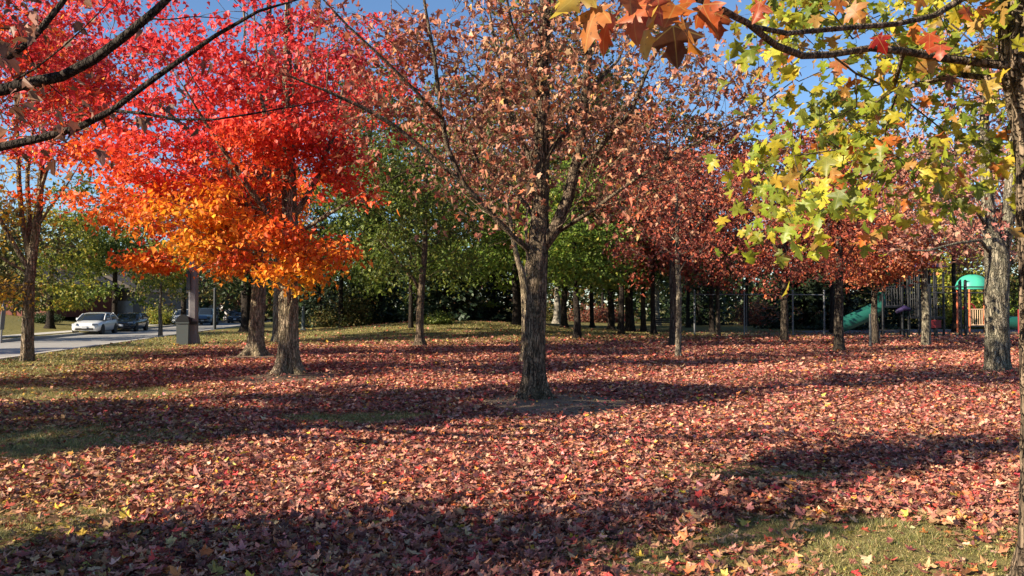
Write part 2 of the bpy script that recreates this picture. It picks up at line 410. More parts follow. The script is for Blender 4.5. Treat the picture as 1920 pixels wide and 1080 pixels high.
def grow(spec, limbs, targets, rng, bf=.35, seg=.45, arch=.25):
    """attach every target to the nearest point of the skeleton (path length counts too): returns nodes, parents, own radii"""
    pos, par, pl, own = [], [], [], []
    def chain(pts, rads, parent, n_each):
        last = parent
        for i in range(len(pts)):
            p = np.array(pts[i], float)
            if last < 0:
                pos.append(p); par.append(-1); pl.append(0.0); own.append(rads[i]); last = len(pos) - 1; continue
            q = pos[last].copy(); r0 = own[last] if own[last] > 0 else rads[i]
            m = max(1, int(np.linalg.norm(p - q) / n_each))
            for j in range(1, m + 1):
                f = j / m; nn = q + (p - q) * f
                if j < m: nn = nn + rng.normal(0, .02 * n_each, 3)
                pos.append(nn); par.append(last); pl.append(pl[last] + np.linalg.norm(nn - pos[last]))
                own.append(min(r0, rads[i] * 1.4) + (rads[i] - min(r0, rads[i] * 1.4)) * f); last = len(pos) - 1
        return last
    s = np.array(spec, float); chain(s[:, :3], s[:, 3], -1, .4)
    ntrunk = len(pos)
    for l in limbs:
        a = np.array(l, float); P = np.array(pos)
        c = np.linalg.norm(P - a[0, :3], axis=1); chain(a[:, :3], a[:, 3], int(c.argmin()), seg)
    zmin = s[-1, 2] * .0 + min((s[:, 2].max() - s[0, 2]) * .35 + s[0, 2], s[-1, 2])
    if len(targets):
        P = np.array(pos); order = np.argsort(np.min(np.linalg.norm(targets[:, None] - P[None, ::3], axis=2), 1))
        cap = len(pos) + len(targets) * 12; PA = np.zeros((cap, 3)); PA[:len(pos)] = pos; LA = np.zeros(cap); LA[:len(pos)] = pl
        start_ok = np.ones(cap, bool); start_ok[:ntrunk] = PA[:ntrunk, 2] >= zmin
        n = len(pos); tips = []
        for ti in order:
            t = targets[ti]; dv = t - PA[:n]; d = np.linalg.norm(dv, axis=1)
            cost = d + bf * LA[:n] + .6 * np.clip(-dv[:, 2], 0, None) + np.where(start_ok[:n], 0, 50)
            a = int(cost.argmin()); dist = d[a]; m = max(1, min(10, int(dist / seg)))
            last = a; p0 = PA[a].copy()
            bend = rng.normal(0, .10 * dist, 3); bend[2] += arch * dist * (.5 if t[2] > p0[2] else .3) * rng.uniform(.3, 1) * -1
            for j in range(1, m + 1):
                f = j / m; q = p0 + (t - p0) * f + bend * (f * (1 - f)) * 1.6 + (rng.normal(0, .04 * seg, 3) if j < m else 0)
                PA[n] = q; par.append(last); LA[n] = LA[last] + np.linalg.norm(q - PA[last]); own.append(0.0); last = n; n += 1
            tips.append(last)
        pos = PA[:n]
    return np.array(pos), np.array(par), np.array(own), ntrunk

def tree(name, label, cat, base, spec, env=None, targets=None, n_t=160, limbs=(), bark='bark', leaf='leaf', n_leaf=3000, size=.11, tpl='low',
         color=None, seed=1, group=None, hero=False, outer=.5, holes=.3, freq=.9, spread=.4, bf=.35, twigs=2, tip_r=.006, droop=.5, lz=.6,
         flare=.8, sides=14, expo=2.3, seg=.45, per_target=None, flat=.6, rmax=None, arch=.25, twig_len=.45, limb_tips=True, twig_up=0.0):
    rng = np.random.default_rng(seed)
    if targets is None: targets = sample_env(env, n_t, rng, outer, holes, freq)
    pos, par, own, ntr = grow(spec, limbs, targets, rng, bf=bf, seg=seg, arch=arch)
    n = len(pos); acc = np.zeros(n); kids = [[] for _ in range(n)]
    for i in range(n - 1, 0, -1): kids[par[i]].append(i)
    rad = np.zeros(n)
    for i in range(n - 1, -1, -1):
        pipe = tip_r if not kids[i] else (acc[i]) ** (1 / expo)
        rad[i] = own[i] if own[i] > 0 else pipe
        if par[i] >= 0: acc[par[i]] += rad[i] ** expo
    for i in range(1, n):
        if own[i] == 0: rad[i] = min(rad[i], rad[par[i]] * (.97 if len(kids[par[i]]) == 1 else .8), rmax or 9)
    paths, rads = [], []
    stack = [(0, -1)]
    while stack:
        i, p = stack.pop(); ch = [p] if p >= 0 else []
        while True:
            ch.append(i)
            if not kids[i]: break
            nx_ = i + 1 if (i + 1 < ntr and par[i + 1] == i) else max(kids[i], key=lambda k: rad[k])
            for k in kids[i]:
                if k != nx_: stack.append((k, i))
            i = nx_
        pp = pos[ch]; rr = rad[ch].copy()
        if p >= 0: rr[0] = min(rr[0], rr[1] * 1.25) if len(rr) > 1 else rr[0]
        if p >= 0 or not len(paths): paths.append(pp); rads.append(rr)
    # trunk shaft is its own finer loft
    first = paths.pop(0); fr = rads.pop(0)
    cut = min(ntr, len(first))
    if cut < len(first): paths.append(first[cut - 1:]); rads.append(fr[cut - 1:])
    tipix = np.array([i for i in range(n) if not kids[i] and i >= ntr and (limb_tips or own[i] == 0)], int)
    tips = pos[tipix] if len(tipix) else pos[-1:]
    pdir = unit(pos[tipix] - pos[par[tipix]]) if len(tipix) else np.array([[0, 0, 1.0]])
    tw_pts = [tips]; tw_dir = [pdir]
    for _ in range(twigs):                                       # fine twigs round every tip
        st = tips - pdir * rng.uniform(0, .5, (len(tips), 1)) * seg
        dd = unit(pdir + rng.normal(0, .7, tips.shape) + [0, 0, twig_up]); ln = rng.uniform(.4, 1.1, (len(tips), 1)) * twig_len
        mid = st + dd * ln * .5 + rng.normal(0, .03, tips.shape); en = st + dd * ln + np.array([0, 0, .04])
        for a, b, c in zip(st, mid, en): paths.append(np.array([a, b, c])); rads.append(np.array([tip_r * .8, tip_r * .65, tip_r * .4]))
        tw_pts += [mid, en]; tw_dir += [dd, dd]
    V1, L1 = trunk_np(spec, rng, sides=56 if hero else sides, step=.05 if hero else .3, flare=flare, ridge=.024 if hero else 0)
    V2, L2, _ = tube_np(paths, rads) if paths else (np.zeros((0, 3)), np.zeros(0, int), None)
    b = np.array([base[0], base[1], gz(*base)])
    V = np.vstack([V1, V2]) - b; L = np.concatenate([L1, L2 + len(V1)])
    root = empty(name, b, label, cat, group)
    link('trunk', np_mesh('trunk', V, L, np.full(len(L) // 4, 4), smooth=True), root, material=M[bark])
    if n_leaf:
        tp = np.vstack(tw_pts); td = np.vstack(tw_dir)
        k = rng.integers(0, len(tp), n_leaf)
        P = tp[k] + rng.normal(0, spread, (n_leaf, 3)) * [1, 1, flat]
        P[:, 2] = np.maximum(P[:, 2], lz)
        tip = unit(td[k] * .4 + rng.normal(0, .7, (n_leaf, 3)) + [0, 0, -droop])
        nor = rng.normal(0, .55, (n_leaf, 3)) + [-.25, -.2, .75]
        sz = size * np.clip(rng.normal(1, .22, n_leaf), .5, 1.6)
        me = leaves_mesh('crown', P - b, tip, nor, sz, color(P, rng), tpl, rng, fold=.8 if leaf == 'dry' else .4, curl=.7 if leaf == 'dry' else .3)
        link('crown', me, root, material=M[leaf])
    return root

def straight(base, top_z, r0, r1, lean=(0, 0), rng=None, kink=.04):
    z0 = gz(*base); n = 6; out = []
    r = random.Random(int(base[0] * 100 + base[1] * 7))
    for i in range(n):
        f = i / (n - 1)
        out.append((base[0] + lean[0] * f + r.uniform(-kink, kink) * (0 < i), base[1] + lean[1] * f + r.uniform(-kink, kink) * (0 < i), z0 + (top_z - z0) * f, r0 + (r1 - r0) * f ** .9))
    return out

# ---- crown colour schemes
def c_center(P, rng):
    c = palette(rng, len(P), [(5, (.40, .185, .105)), (3, (.5, .28, .16)), (4, (.24, .085, .05)), (1.2, (.42, .11, .05)), (.4, (.55, .32, .1))])
    left = smooth(0, -3.5, P[:, 0] + rng.normal(0, .6, len(P)))[:, None]
    r = palette(rng, len(P), [(3, (.34, .06, .045)), (2, (.46, .12, .06)), (1, (.3, .1, .07))])
    return c * (1 - left * .75) + r * left * .75
def c_fire(zlo, zhi):
    def f(P, rng):
        h = (P[:, 2] - zlo) / (zhi - zlo) + .2 * wave3(P, rng, 1.3) + rng.normal(0, .09, len(P))
        stops = np.array([-.2, .0, .15, .32, .5, .75, 1.1])
        cols = np.array([(.85, .50, .03), (.88, .40, .025), (.86, .28, .025), (.84, .18, .025), (.80, .10, .03), (.72, .06, .04), (.62, .055, .06)])
        c = np.stack([np.interp(h, stops, cols[:, i]) for i in range(3)], 1)
        return c * np.clip(1 + rng.normal(-.04, .26, (len(P), 1)), .3, 1.35)
    return f
def pal(items, j=.16): return lambda P, rng: palette(rng, len(P), items, j)
c_green = pal([(4, (.075, .11, .02)), (3, (.115, .155, .025)), (1.5, (.17, .20, .035)), (.4, (.25, .25, .04))])
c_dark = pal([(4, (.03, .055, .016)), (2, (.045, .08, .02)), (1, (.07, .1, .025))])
c_lime = pal([(3, (.13, .2, .03)), (3, (.18, .26, .04)), (1, (.09, .14, .025)), (.6, (.35, .34, .05))])
c_yelgr = pal([(3, (.22, .24, .035)), (2, (.32, .3, .04)), (2, (.13, .16, .03)), (1, (.42, .32, .05))])
c_olive = pal([(3, (.11, .11, .03)), (2, (.16, .13, .035)), (2, (.07, .085, .025)), (1, (.2, .12, .04))])
c_maroon = pal([(4, (.26, .055, .035)), (3, (.34, .09, .05)), (1.2, (.44, .2, .12)), (2.4, (.15, .035, .025)), (1.2, (.5, .1, .035))], .22)
c_rust = pal([(4, (.36, .11, .055)), (3, (.45, .18, .09)), (2, (.25, .07, .045)), (1, (.55, .28, .12))])
c_pink = pal([(3, (.42, .2, .14)), (3, (.34, .12, .09)), (2, (.5, .28, .18)), (1, (.25, .1, .07))])
c_autumn = pal([(5, (.09, .12, .03)), (2.4, (.34, .17, .07)), (1.6, (.42, .2, .12)), (1, (.4, .1, .05)), (1, (.2, .2, .04))])
c_rosy = pal([(4, (.66, .06, .07)), (3, (.75, .11, .05)), (2, (.5, .05, .05)), (1, (.7, .25, .16)), (.7, (.8, .24, .03))], .25)
c_ember = pal([(4, (.5, .13, .05)), (3, (.6, .22, .09)), (2, (.32, .07, .04)), (1, (.65, .34, .14))])
c_yellow = pal([(4, (.65, .42, .04)), (2, (.55, .32, .04)), (1, (.4, .22, .05))])
c_norway = pal([(4, (.26, .31, .03)), (3, (.42, .42, .04)), (3, (.15, .20, .025)), (1.6, (.56, .46, .045)), (1.2, (.42, .24, .06)), (.5, (.5, .15, .03))])
c_brown = pal([(3, (.13, .06, .04)), (2, (.2, .09, .05)), (1, (.3, .15, .09)), (1, (.3, .05, .03))])

def env_px(px0, px1, py0, py1, d, ry, w=None):
    """crown ellipsoid whose width and height are given on the photo at depth d"""
    cx = X_at((px0 + px1) / 2, d); cz = Z_at((py0 + py1) / 2, d)
    e = [cx, d, cz, (px1 - px0) / 2 / F_PX * d, ry, (py1 - py0) / 2 / F_PX * d]
    return tuple(e + ([w] if w else []))
def lp(pts, d0, d1=None):
    """limb through photo points (px, py, radius), its depth running from d0 to d1"""
    d1 = d0 if d1 is None else d1; n = len(pts)
    return [(*W(p[0], p[1], d0 + (d1 - d0) * i / (n - 1)), p[2]) for i, p in enumerate(pts)]

# ---- the tan maple in the middle
b = T0; d = 13.7
sp = [(b[0], d, gz(*b), .19), (X_at(1003, d), d, 1.1, .178), (X_at(1007, d), d, 1.9, .172), (X_at(1009, d), d, 2.7, .178),
      (X_at(1013, d), d, 3.3, .15), (X_at(1017, d), d, 4.6, .125), (X_at(1020, d), d, 6.0, .10), (X_at(1026, d), d, 7.6, .07), (X_at(1030, d), d, 9.6, .03)]
limbs = [lp([(1012, 470, .12), (1040, 430, .115), (1066, 370, .105), (1082, 300, .09), (1096, 200, .08), (1104, 110, .07), (1112, 20, .055), (1125, -120, .03)], d, d - .5),
         lp([(1005, 480, .05), (965, 446, .048), (915, 395, .046), (870, 345, .043), (838, 275, .046), (825, 200, .04), (814, 110, .033), (796, 10, .024), (780, -90, .012)], d, d - 1.4),
         lp([(868, 342, .04), (800, 285, .038), (740, 235, .034), (680, 200, .03), (610, 168, .022), (540, 140, .012)], d - .5, d - 1.6),
         lp([(828, 220, .03), (775, 165, .026), (720, 110, .022), (650, 45, .018), (590, -20, .01)], d - .9, d - 1.9),
         lp([(1078, 330, .05), (1130, 270, .045), (1185, 205, .038), (1215, 130, .03), (1250, 60, .022), (1290, -20, .012)], d - .2, d - 1.2),
         lp([(1030, 445, .04), (1110, 395, .034), (1200, 330, .028), (1300, 270, .022), (1400, 215, .016), (1490, 150, .008)], d, d - 1.7),
         lp([(1015, 330, .05), (975, 260, .045), (945, 180, .038), (930, 90, .03), (915, 0, .02)], d, d + .8),
         lp([(1016, 300, .05), (1060, 250, .045), (1085, 190, .038), (1160, 110, .028), (1200, 20, .018)], d, d + 1.5),
         lp([(1010, 420, .04), (960, 350, .035), (900, 310, .028), (850, 200, .02), (860, 80, .012)], d, d + 1.9),
         lp([(1018, 200, .04), (990, 120, .034), (960, 40, .024), (940, -60, .014)], d, d - 1.0)]
env = [(X_at(1010, d), d, 6.2, 3.9, 3.4, 3.2, 30), (X_at(760, d), d - .7, 5.2, 1.5, 1.8, 1.7, 6), (X_at(1180, d), d - .4, 4.4, 2.7, 2.6, 1.7, 11), (X_at(880, d), d, 5.2, 2.0, 2.6, 1.6, 6), (X_at(950, d), d, 3.1, .8, 1.2, .5), (X_at(1130, d), d - .3, 3.4, 1.5, 1.8, .7),
       (X_at(720, d), d - .8, 6.0, 1.6, 2, 1.0, 2), (X_at(1330, d), d - .4, 5.0, 1.3, 2, 1.3)]
tree('maple_tree', 'bare-limbed maple in the middle with curled tan and pinkish brown leaves over a dirt ring', 'tree', b, sp, env, n_t=640, limbs=limbs, bark='bark', leaf='dry',
     n_leaf=7200, size=.1, tpl='mid', color=c_center, seed=11, hero=True, spread=.17, holes=.6, twigs=4, twig_up=.6, tip_r=.0055, droop=.75, flare=.85, bf=.25, outer=.55, twig_len=.75, arch=.15)

# ---- the two blazing red and orange maples
b = T1; d = 19.0
sp = [(b[0], d, gz(*b), .24), (X_at(541, d), d, 1.3, .215), (X_at(541, d), d, 2.3, .205), (X_at(543, d), d, 3.4, .19), (X_at(540, d), d, 4.6, .17), (X_at(536, d), d, 6.5, .12), (X_at(535, d), d, 9, .05)]
limbs = [lp([(540, 480, .08), (500, 400, .07), (450, 330, .06), (395, 250, .045), (340, 160, .025)], d, d - 1.5),
         lp([(542, 420, .08), (590, 340, .065), (625, 250, .05), (650, 120, .025)], d, d - .5),
         lp([(538, 380, .07), (500, 260, .055), (480, 120, .04), (470, 0, .02)], d, d + 1),
         lp([(540, 330, .07), (545, 180, .06), (560, 60, .04), (570, -60, .02)], d, d),
         lp([(541, 450, .06), (600, 410, .045), (650, 380, .03), (680, 360, .012)], d, d - 1.2)]
env = [(X_at(440, d), d - .3, 6.6, 2.9, 3.0, 3.4, 18), (X_at(290, d), d - .4, 4.6, 2.1, 2.2, 1.2, 10), (X_at(440, d), d - 1, 3.5, 1.8, 1.8, .8, 10), (X_at(585, d), d - .9, 2.85, .85, 1.2, .75, 7), (X_at(560, d), d - 1.2, 4.0, 1.5, 1.2, 1.1, 6), (X_at(530, d), d - .8, 5.4, 1.9, 1.6, 1.3, 10), (X_at(620, d), d - .4, 4.6, .9, 1.5, 1.0, 8), (X_at(620, d), d - .6, 3.5, .8, 1.1, .85, 9), (X_at(570, d), d, 7.2, 1.3, 2, 1.6, 4)]
tree('maple_tree', 'fiery red and orange maple with a flared ridged trunk, the nearer of the close pair', 'tree', b, sp, env, n_t=600, limbs=limbs, bark='bark_mid',
     n_leaf=17500, size=.125, tpl='low', color=c_fire(1.2, 7.8), seed=21, hero=True, spread=.2, flat=.45, holes=.7, freq=1.7, outer=.7, twigs=2, flare=1.15, group=None)
b = T2; d = 26.8
sp = [(b[0] - .06, d, gz(*b), .27), (b[0], d, 1.2, .245), (X_at(487, d), d, 2.6, .225), (X_at(491, d), d, 4.2, .2), (X_at(497, d), d, 6, .18), (X_at(500, d), d, 9, .12), (X_at(500, d), d, 13, .05)]
limbs = [lp([(488, 430, .12), (440, 340, .10), (380, 270, .08), (300, 200, .06), (200, 120, .03)], d, d - 2),
         lp([(492, 380, .12), (470, 250, .09), (455, 100, .06), (450, -60, .03)], d, d + 1),
         lp([(495, 330, .1), (540, 220, .08), (585, 90, .05), (600, -40, .03)], d, d),
         lp([(488, 420, .1), (400, 380, .08), (300, 330, .055), (200, 290, .03)], d, d - 1)]
env = [(X_at(330, d), d, 8.8, 5.0, 4.5, 4.0, 55), (X_at(150, d), d - 1, 8.4, 3.4, 3.6, 2.8, 36), (X_at(230, d), d - 1, 5.4, 2.8, 3.0, 1.3, 26), (X_at(420, d), d, 4.8, 2.2, 2.6, 1.5, 18), (X_at(570, d), d, 9.0, 2.2, 3, 3.2, 14), (X_at(670, d), d, 8.8, 1.9, 2.5, 2.8, 13), (X_at(450, d), d - .8, 3.3, 1.0, 1.4, .6, 5), (X_at(305, d), d - .8, 3.1, 1.0, 1.0, .28, 3)]
tree('maple_tree', 'broad crimson maple with orange skirts and a mossy trunk, the farther of the close pair', 'tree', b, sp, env, n_t=900, limbs=limbs, bark='bark_mid',
     n_leaf=27000, size=.15, tpl='low', color=c_fire(.7, 9.8), seed=22, hero=True, spread=.27, flat=.4, holes=.9, twigs=2, flare=1.1, freq=1.2, outer=.6, tip_r=.01)
b = (X_at(521, 38), 38.0)
tree('tree', 'grey trunked tree half hidden just behind the nearer fiery maple', 'tree', b, straight(b, 7, .24, .1), [(b[0], 38, 8, 2.8, 2.8, 3.2)], n_t=140, bark='bark_grey',
     n_leaf=7200, size=.16, color=c_fire(4.5, 13), seed=23, spread=.4, flare=.6)

b = (X_at(-190, 21), 21.0)
tree('maple_tree', 'rosy red maple whose crown fills the upper left corner behind the dark limbs', 'tree', b, straight(b, 7, .22, .1), [(X_at(30, 21), 21, 8.2, 3.3, 2.6, 2.6), (X_at(-120, 21), 21, 7.4, 3, 3, 2.8), (X_at(150, 21), 21, 6.6, 1.6, 1.8, 1.0), (X_at(40, 21), 20.5, 5.9, 2.2, 1.8, .8)], n_t=420, bark='bark_mid',
     n_leaf=13000, size=.12, color=c_rosy, seed=24, spread=.2, flat=.45, holes=.7, freq=1.4, outer=.6, tip_r=.008)
# ---- trees at the left edge
b = (X_at(53, 24.5), 24.5); d = 24.5
sp = [(b[0], d, gz(*b), .175), (X_at(53, d), d, 1.2, .16), (X_at(54, d), d, 2.3, .15), (X_at(60, d), d, 3.2, .12), (X_at(70, d), d, 4.6, .11), (X_at(76, d), d, 6.5, .06)]
limbs = [lp([(54, 480, .1), (40, 420, .085), (32, 340, .07), (28, 250, .05), (20, 150, .03)], d, d), lp([(56, 470, .09), (52, 400, .075), (48, 320, .06), (58, 230, .04)], d, d + .8),
         lp([(50, 500, .08), (20, 450, .07), (-15, 390, .055), (-50, 300, .03)], d, d - .6), lp([(62, 440, .07), (72, 360, .06), (92, 290, .045), (105, 200, .025)], d, d - .4),
         lp([(48, 510, .05), (20, 495, .04), (-20, 470, .03), (-60, 455, .015)], d, d - 1), lp([(66, 430, .05), (90, 390, .04), (120, 350, .03), (150, 300, .015)], d, d - 1)]
env = [(X_at(40, d), d, 6.4, 2.4, 2.4, 3.2), (X_at(0, d), d, 4.4, 1.6, 2, 1.2), (X_at(5, d), d - .5, 2.2, .8, .8, .42, 9)]
tree('tree', 'almost leafless multi-stemmed tree by the road with a few golden leaves', 'tree', b, sp, env, n_t=260, limbs=limbs, bark='bark_mid', n_leaf=2000, size=.12, color=c_yellow, seed=31,
     spread=.25, twigs=3, flare=.35, tip_r=.008, hero=True, twig_len=.7)
b = (X_at(301, 49), 49.0)
tree('young_tree', 'slender young tree with yellow green leaves at the grass edge beside the white car', 'tree', b, straight(b, 4.2, .14, .05), [(b[0], 49, 4.2, 1.6, 1.6, 1.6), (b[0] + .3, 48.6, 2.9, 1.3, 1.2, .45)],
     n_t=90, bark='bark_young', n_leaf=2600, size=.16, color=c_yelgr, seed=32, spread=.3, flare=.3)
b = (X_at(463, 54), 54.0)
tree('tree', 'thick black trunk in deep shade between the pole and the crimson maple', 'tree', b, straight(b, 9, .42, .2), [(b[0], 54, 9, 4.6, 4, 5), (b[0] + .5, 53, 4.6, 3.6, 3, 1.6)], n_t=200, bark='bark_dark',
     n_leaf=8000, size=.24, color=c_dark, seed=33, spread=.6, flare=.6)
for (px, dd, zc, rx, rz, nl, col, lab, sd) in [
        (215, 70, 8.2, 6.2, 5.8, 10000, c_green, 'large dark green tree behind the white and black cars', 34),
        (95, 62, 5.4, 3.2, 4.2, 6000, c_yelgr, 'yellowing tree in front of the red brick house', 35),
        (345, 78, 8, 5.5, 6, 7000, c_olive, 'olive green tree behind the wooden pole across the road', 36),
        (-20, 46, 4.8, 3.6, 3.8, 5000, c_olive, 'dull brownish tree at the edge behind the leafless stems', 37)]:
    b = (X_at(px, dd), float(dd)); g0 = gz(*b)
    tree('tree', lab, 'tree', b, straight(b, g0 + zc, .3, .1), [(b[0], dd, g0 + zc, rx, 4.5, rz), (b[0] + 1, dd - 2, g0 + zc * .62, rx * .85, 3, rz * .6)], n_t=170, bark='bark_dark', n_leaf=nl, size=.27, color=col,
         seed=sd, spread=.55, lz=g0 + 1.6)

# ---- green trees in the middle distance
b = (X_at(787, 34), 34.0); d = 34.0; g0 = gz(*b)
sp = [(b[0], d, g0, .25), (b[0], d, g0 + .5, .17), (X_at(788, d), d, 1.6, .16), (X_at(790, d), d, 2.5, .15), (X_at(796, d), d, 4, .12), (X_at(800, d), d, 7.5, .05)]
tree('tree', 'glossy green forked tree with a swollen trunk foot in the open middle', 'tree', b, sp, [(X_at(780, d), d, 6.2, 3.3, 3, 3.6), (X_at(800, d), d - .6, 3.2, 2.4, 2, .9)], n_t=240,
     limbs=[lp([(788, 545, .08), (770, 515, .07), (745, 490, .05), (720, 450, .03)], d, d - .5)], bark='bark', n_leaf=8000, size=.16, color=c_green, seed=41, spread=.36, flare=.75)
b = (X_at(987, 24), 24.0); d = 24.0
sp = [(b[0], d, gz(*b), .17), (X_at(987, d), d, 1.5, .14), (X_at(982, d), d, 2.5, .12), (X_at(966, d), d, 3.3, .08), (X_at(950, d), d, 5, .04)]
tree('tree', 'pale forked trunk peeping out just left of the tan maple trunk', 'tree', b, sp, [(X_at(940, d), d + .5, 6.6, 2.4, 2, 2.6)], n_t=120, limbs=[lp([(982, 520, .07), (990, 490, .06), (985, 420, .04), (1000, 320, .02)], d, d)],
     bark='bark_mid', n_leaf=1800, size=.13, color=c_pink, seed=42, spread=.35, flare=.5)
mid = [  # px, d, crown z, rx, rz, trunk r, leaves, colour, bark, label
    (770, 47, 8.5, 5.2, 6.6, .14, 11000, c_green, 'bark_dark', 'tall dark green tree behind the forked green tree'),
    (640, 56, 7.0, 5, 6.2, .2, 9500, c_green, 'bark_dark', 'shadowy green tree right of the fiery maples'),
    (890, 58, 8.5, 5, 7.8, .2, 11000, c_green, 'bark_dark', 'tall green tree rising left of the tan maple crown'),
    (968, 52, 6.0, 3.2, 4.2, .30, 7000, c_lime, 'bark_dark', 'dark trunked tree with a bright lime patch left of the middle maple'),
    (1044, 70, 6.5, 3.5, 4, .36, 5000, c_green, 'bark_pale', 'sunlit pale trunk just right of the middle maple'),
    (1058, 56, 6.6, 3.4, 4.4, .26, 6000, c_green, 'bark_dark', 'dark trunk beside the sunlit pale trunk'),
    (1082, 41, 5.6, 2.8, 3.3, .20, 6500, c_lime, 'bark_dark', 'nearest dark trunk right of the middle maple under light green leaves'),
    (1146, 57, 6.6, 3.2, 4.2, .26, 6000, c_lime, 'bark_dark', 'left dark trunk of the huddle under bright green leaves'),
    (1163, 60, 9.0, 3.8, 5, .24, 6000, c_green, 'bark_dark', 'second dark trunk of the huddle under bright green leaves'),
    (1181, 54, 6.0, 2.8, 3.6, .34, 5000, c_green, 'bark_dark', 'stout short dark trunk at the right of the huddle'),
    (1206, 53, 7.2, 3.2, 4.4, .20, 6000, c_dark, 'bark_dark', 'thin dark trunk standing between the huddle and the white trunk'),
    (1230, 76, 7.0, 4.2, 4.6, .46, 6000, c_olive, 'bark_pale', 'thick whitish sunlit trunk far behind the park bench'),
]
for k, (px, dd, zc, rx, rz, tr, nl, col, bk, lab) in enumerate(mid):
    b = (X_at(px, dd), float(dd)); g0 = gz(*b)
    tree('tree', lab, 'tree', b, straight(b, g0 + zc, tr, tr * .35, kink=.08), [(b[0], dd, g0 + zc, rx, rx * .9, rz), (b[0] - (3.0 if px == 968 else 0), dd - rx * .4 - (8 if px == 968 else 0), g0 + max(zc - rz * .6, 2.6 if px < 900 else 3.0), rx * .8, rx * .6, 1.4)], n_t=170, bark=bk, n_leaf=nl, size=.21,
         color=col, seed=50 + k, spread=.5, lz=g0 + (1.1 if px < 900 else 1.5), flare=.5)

# ---- reddish trees on the right
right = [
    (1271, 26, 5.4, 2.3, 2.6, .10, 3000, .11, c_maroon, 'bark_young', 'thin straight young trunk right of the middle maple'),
    (1262, 34, 7.0, 3.2, 3.6, .19, 5600, .14, c_maroon, 'bark_shaded', 'grey trunk half hidden by the thin straight young trunk'),
    (1346, 46, 6.2, 3.6, 4.0, .14, 5200, .17, c_maroon, 'bark_shaded', 'slim tree standing inside the left bay of the rail frame'),
    (1470, 39, 6.2, 3.4, 3.9, .19, 5800, .15, c_maroon, 'bark_shaded', 'maroon leaved tree in front of the right bay of the rail frame'),
    (1573, 29.6, 4.9, 2.9, 2.5, .19, 6500, .13, c_maroon, 'bark_shaded', 'dark trunked maroon tree left of the green slide'),
    (1640, 35, 3.9, 2.6, 1.7, .17, 6500, .14, c_ember, 'bark_shaded', 'rust coloured tree in front of the green slide'),
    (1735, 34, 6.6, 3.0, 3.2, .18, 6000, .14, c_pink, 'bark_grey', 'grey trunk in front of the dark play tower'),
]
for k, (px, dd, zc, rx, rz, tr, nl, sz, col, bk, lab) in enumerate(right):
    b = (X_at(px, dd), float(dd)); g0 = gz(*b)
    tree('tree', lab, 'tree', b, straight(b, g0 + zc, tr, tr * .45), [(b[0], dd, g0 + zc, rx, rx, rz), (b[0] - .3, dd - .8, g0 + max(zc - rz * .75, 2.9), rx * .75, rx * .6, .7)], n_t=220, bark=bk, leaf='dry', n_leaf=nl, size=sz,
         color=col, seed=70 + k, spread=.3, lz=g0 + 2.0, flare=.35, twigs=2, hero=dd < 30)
b = (X_at(1868, 20), 20.0); d = 20.0
sp = [(b[0], d, gz(*b), .27), (X_at(1869, d), d, 1.0, .255), (X_at(1869, d), d, 2.0, .26), (X_at(1870, d), d, 2.9, .28), (X_at(1858, d), d, 3.6, .17), (X_at(1852, d), d, 5.2, .13), (X_at(1848, d), d, 8.2, .05)]
limbs = [lp([(1876, 490, .17), (1890, 430, .16), (1898, 340, .13), (1906, 220, .10), (1915, 60, .05)], d, d), lp([(1862, 480, .05), (1840, 450, .045), (1800, 455, .035), (1740, 470, .025), (1680, 468, .012)], d, d - 1.2),
         lp([(1856, 430, .05), (1830, 390, .04), (1790, 370, .03), (1740, 330, .018)], d, d - 1), lp([(1890, 500, .05), (1925, 470, .04), (1980, 440, .02)], d, d - .8)]
tree('maple_tree', 'stout pale grey forked trunk near the right edge before the playground', 'tree', b, sp, [(X_at(1830, d), d, 5.2, 2.3, 2.6, 2.0), (X_at(1780, d), d - .5, 3.5, 1.2, 1.5, .7), (X_at(1900, d), d, 7, 2.6, 3, 2.4)], n_t=240, limbs=limbs,
     bark='bark_grey', leaf='dry', n_leaf=3600, size=.12, tpl='mid', color=c_pink, seed=80, hero=True, spread=.28, twigs=3, flare=.38, holes=.5)

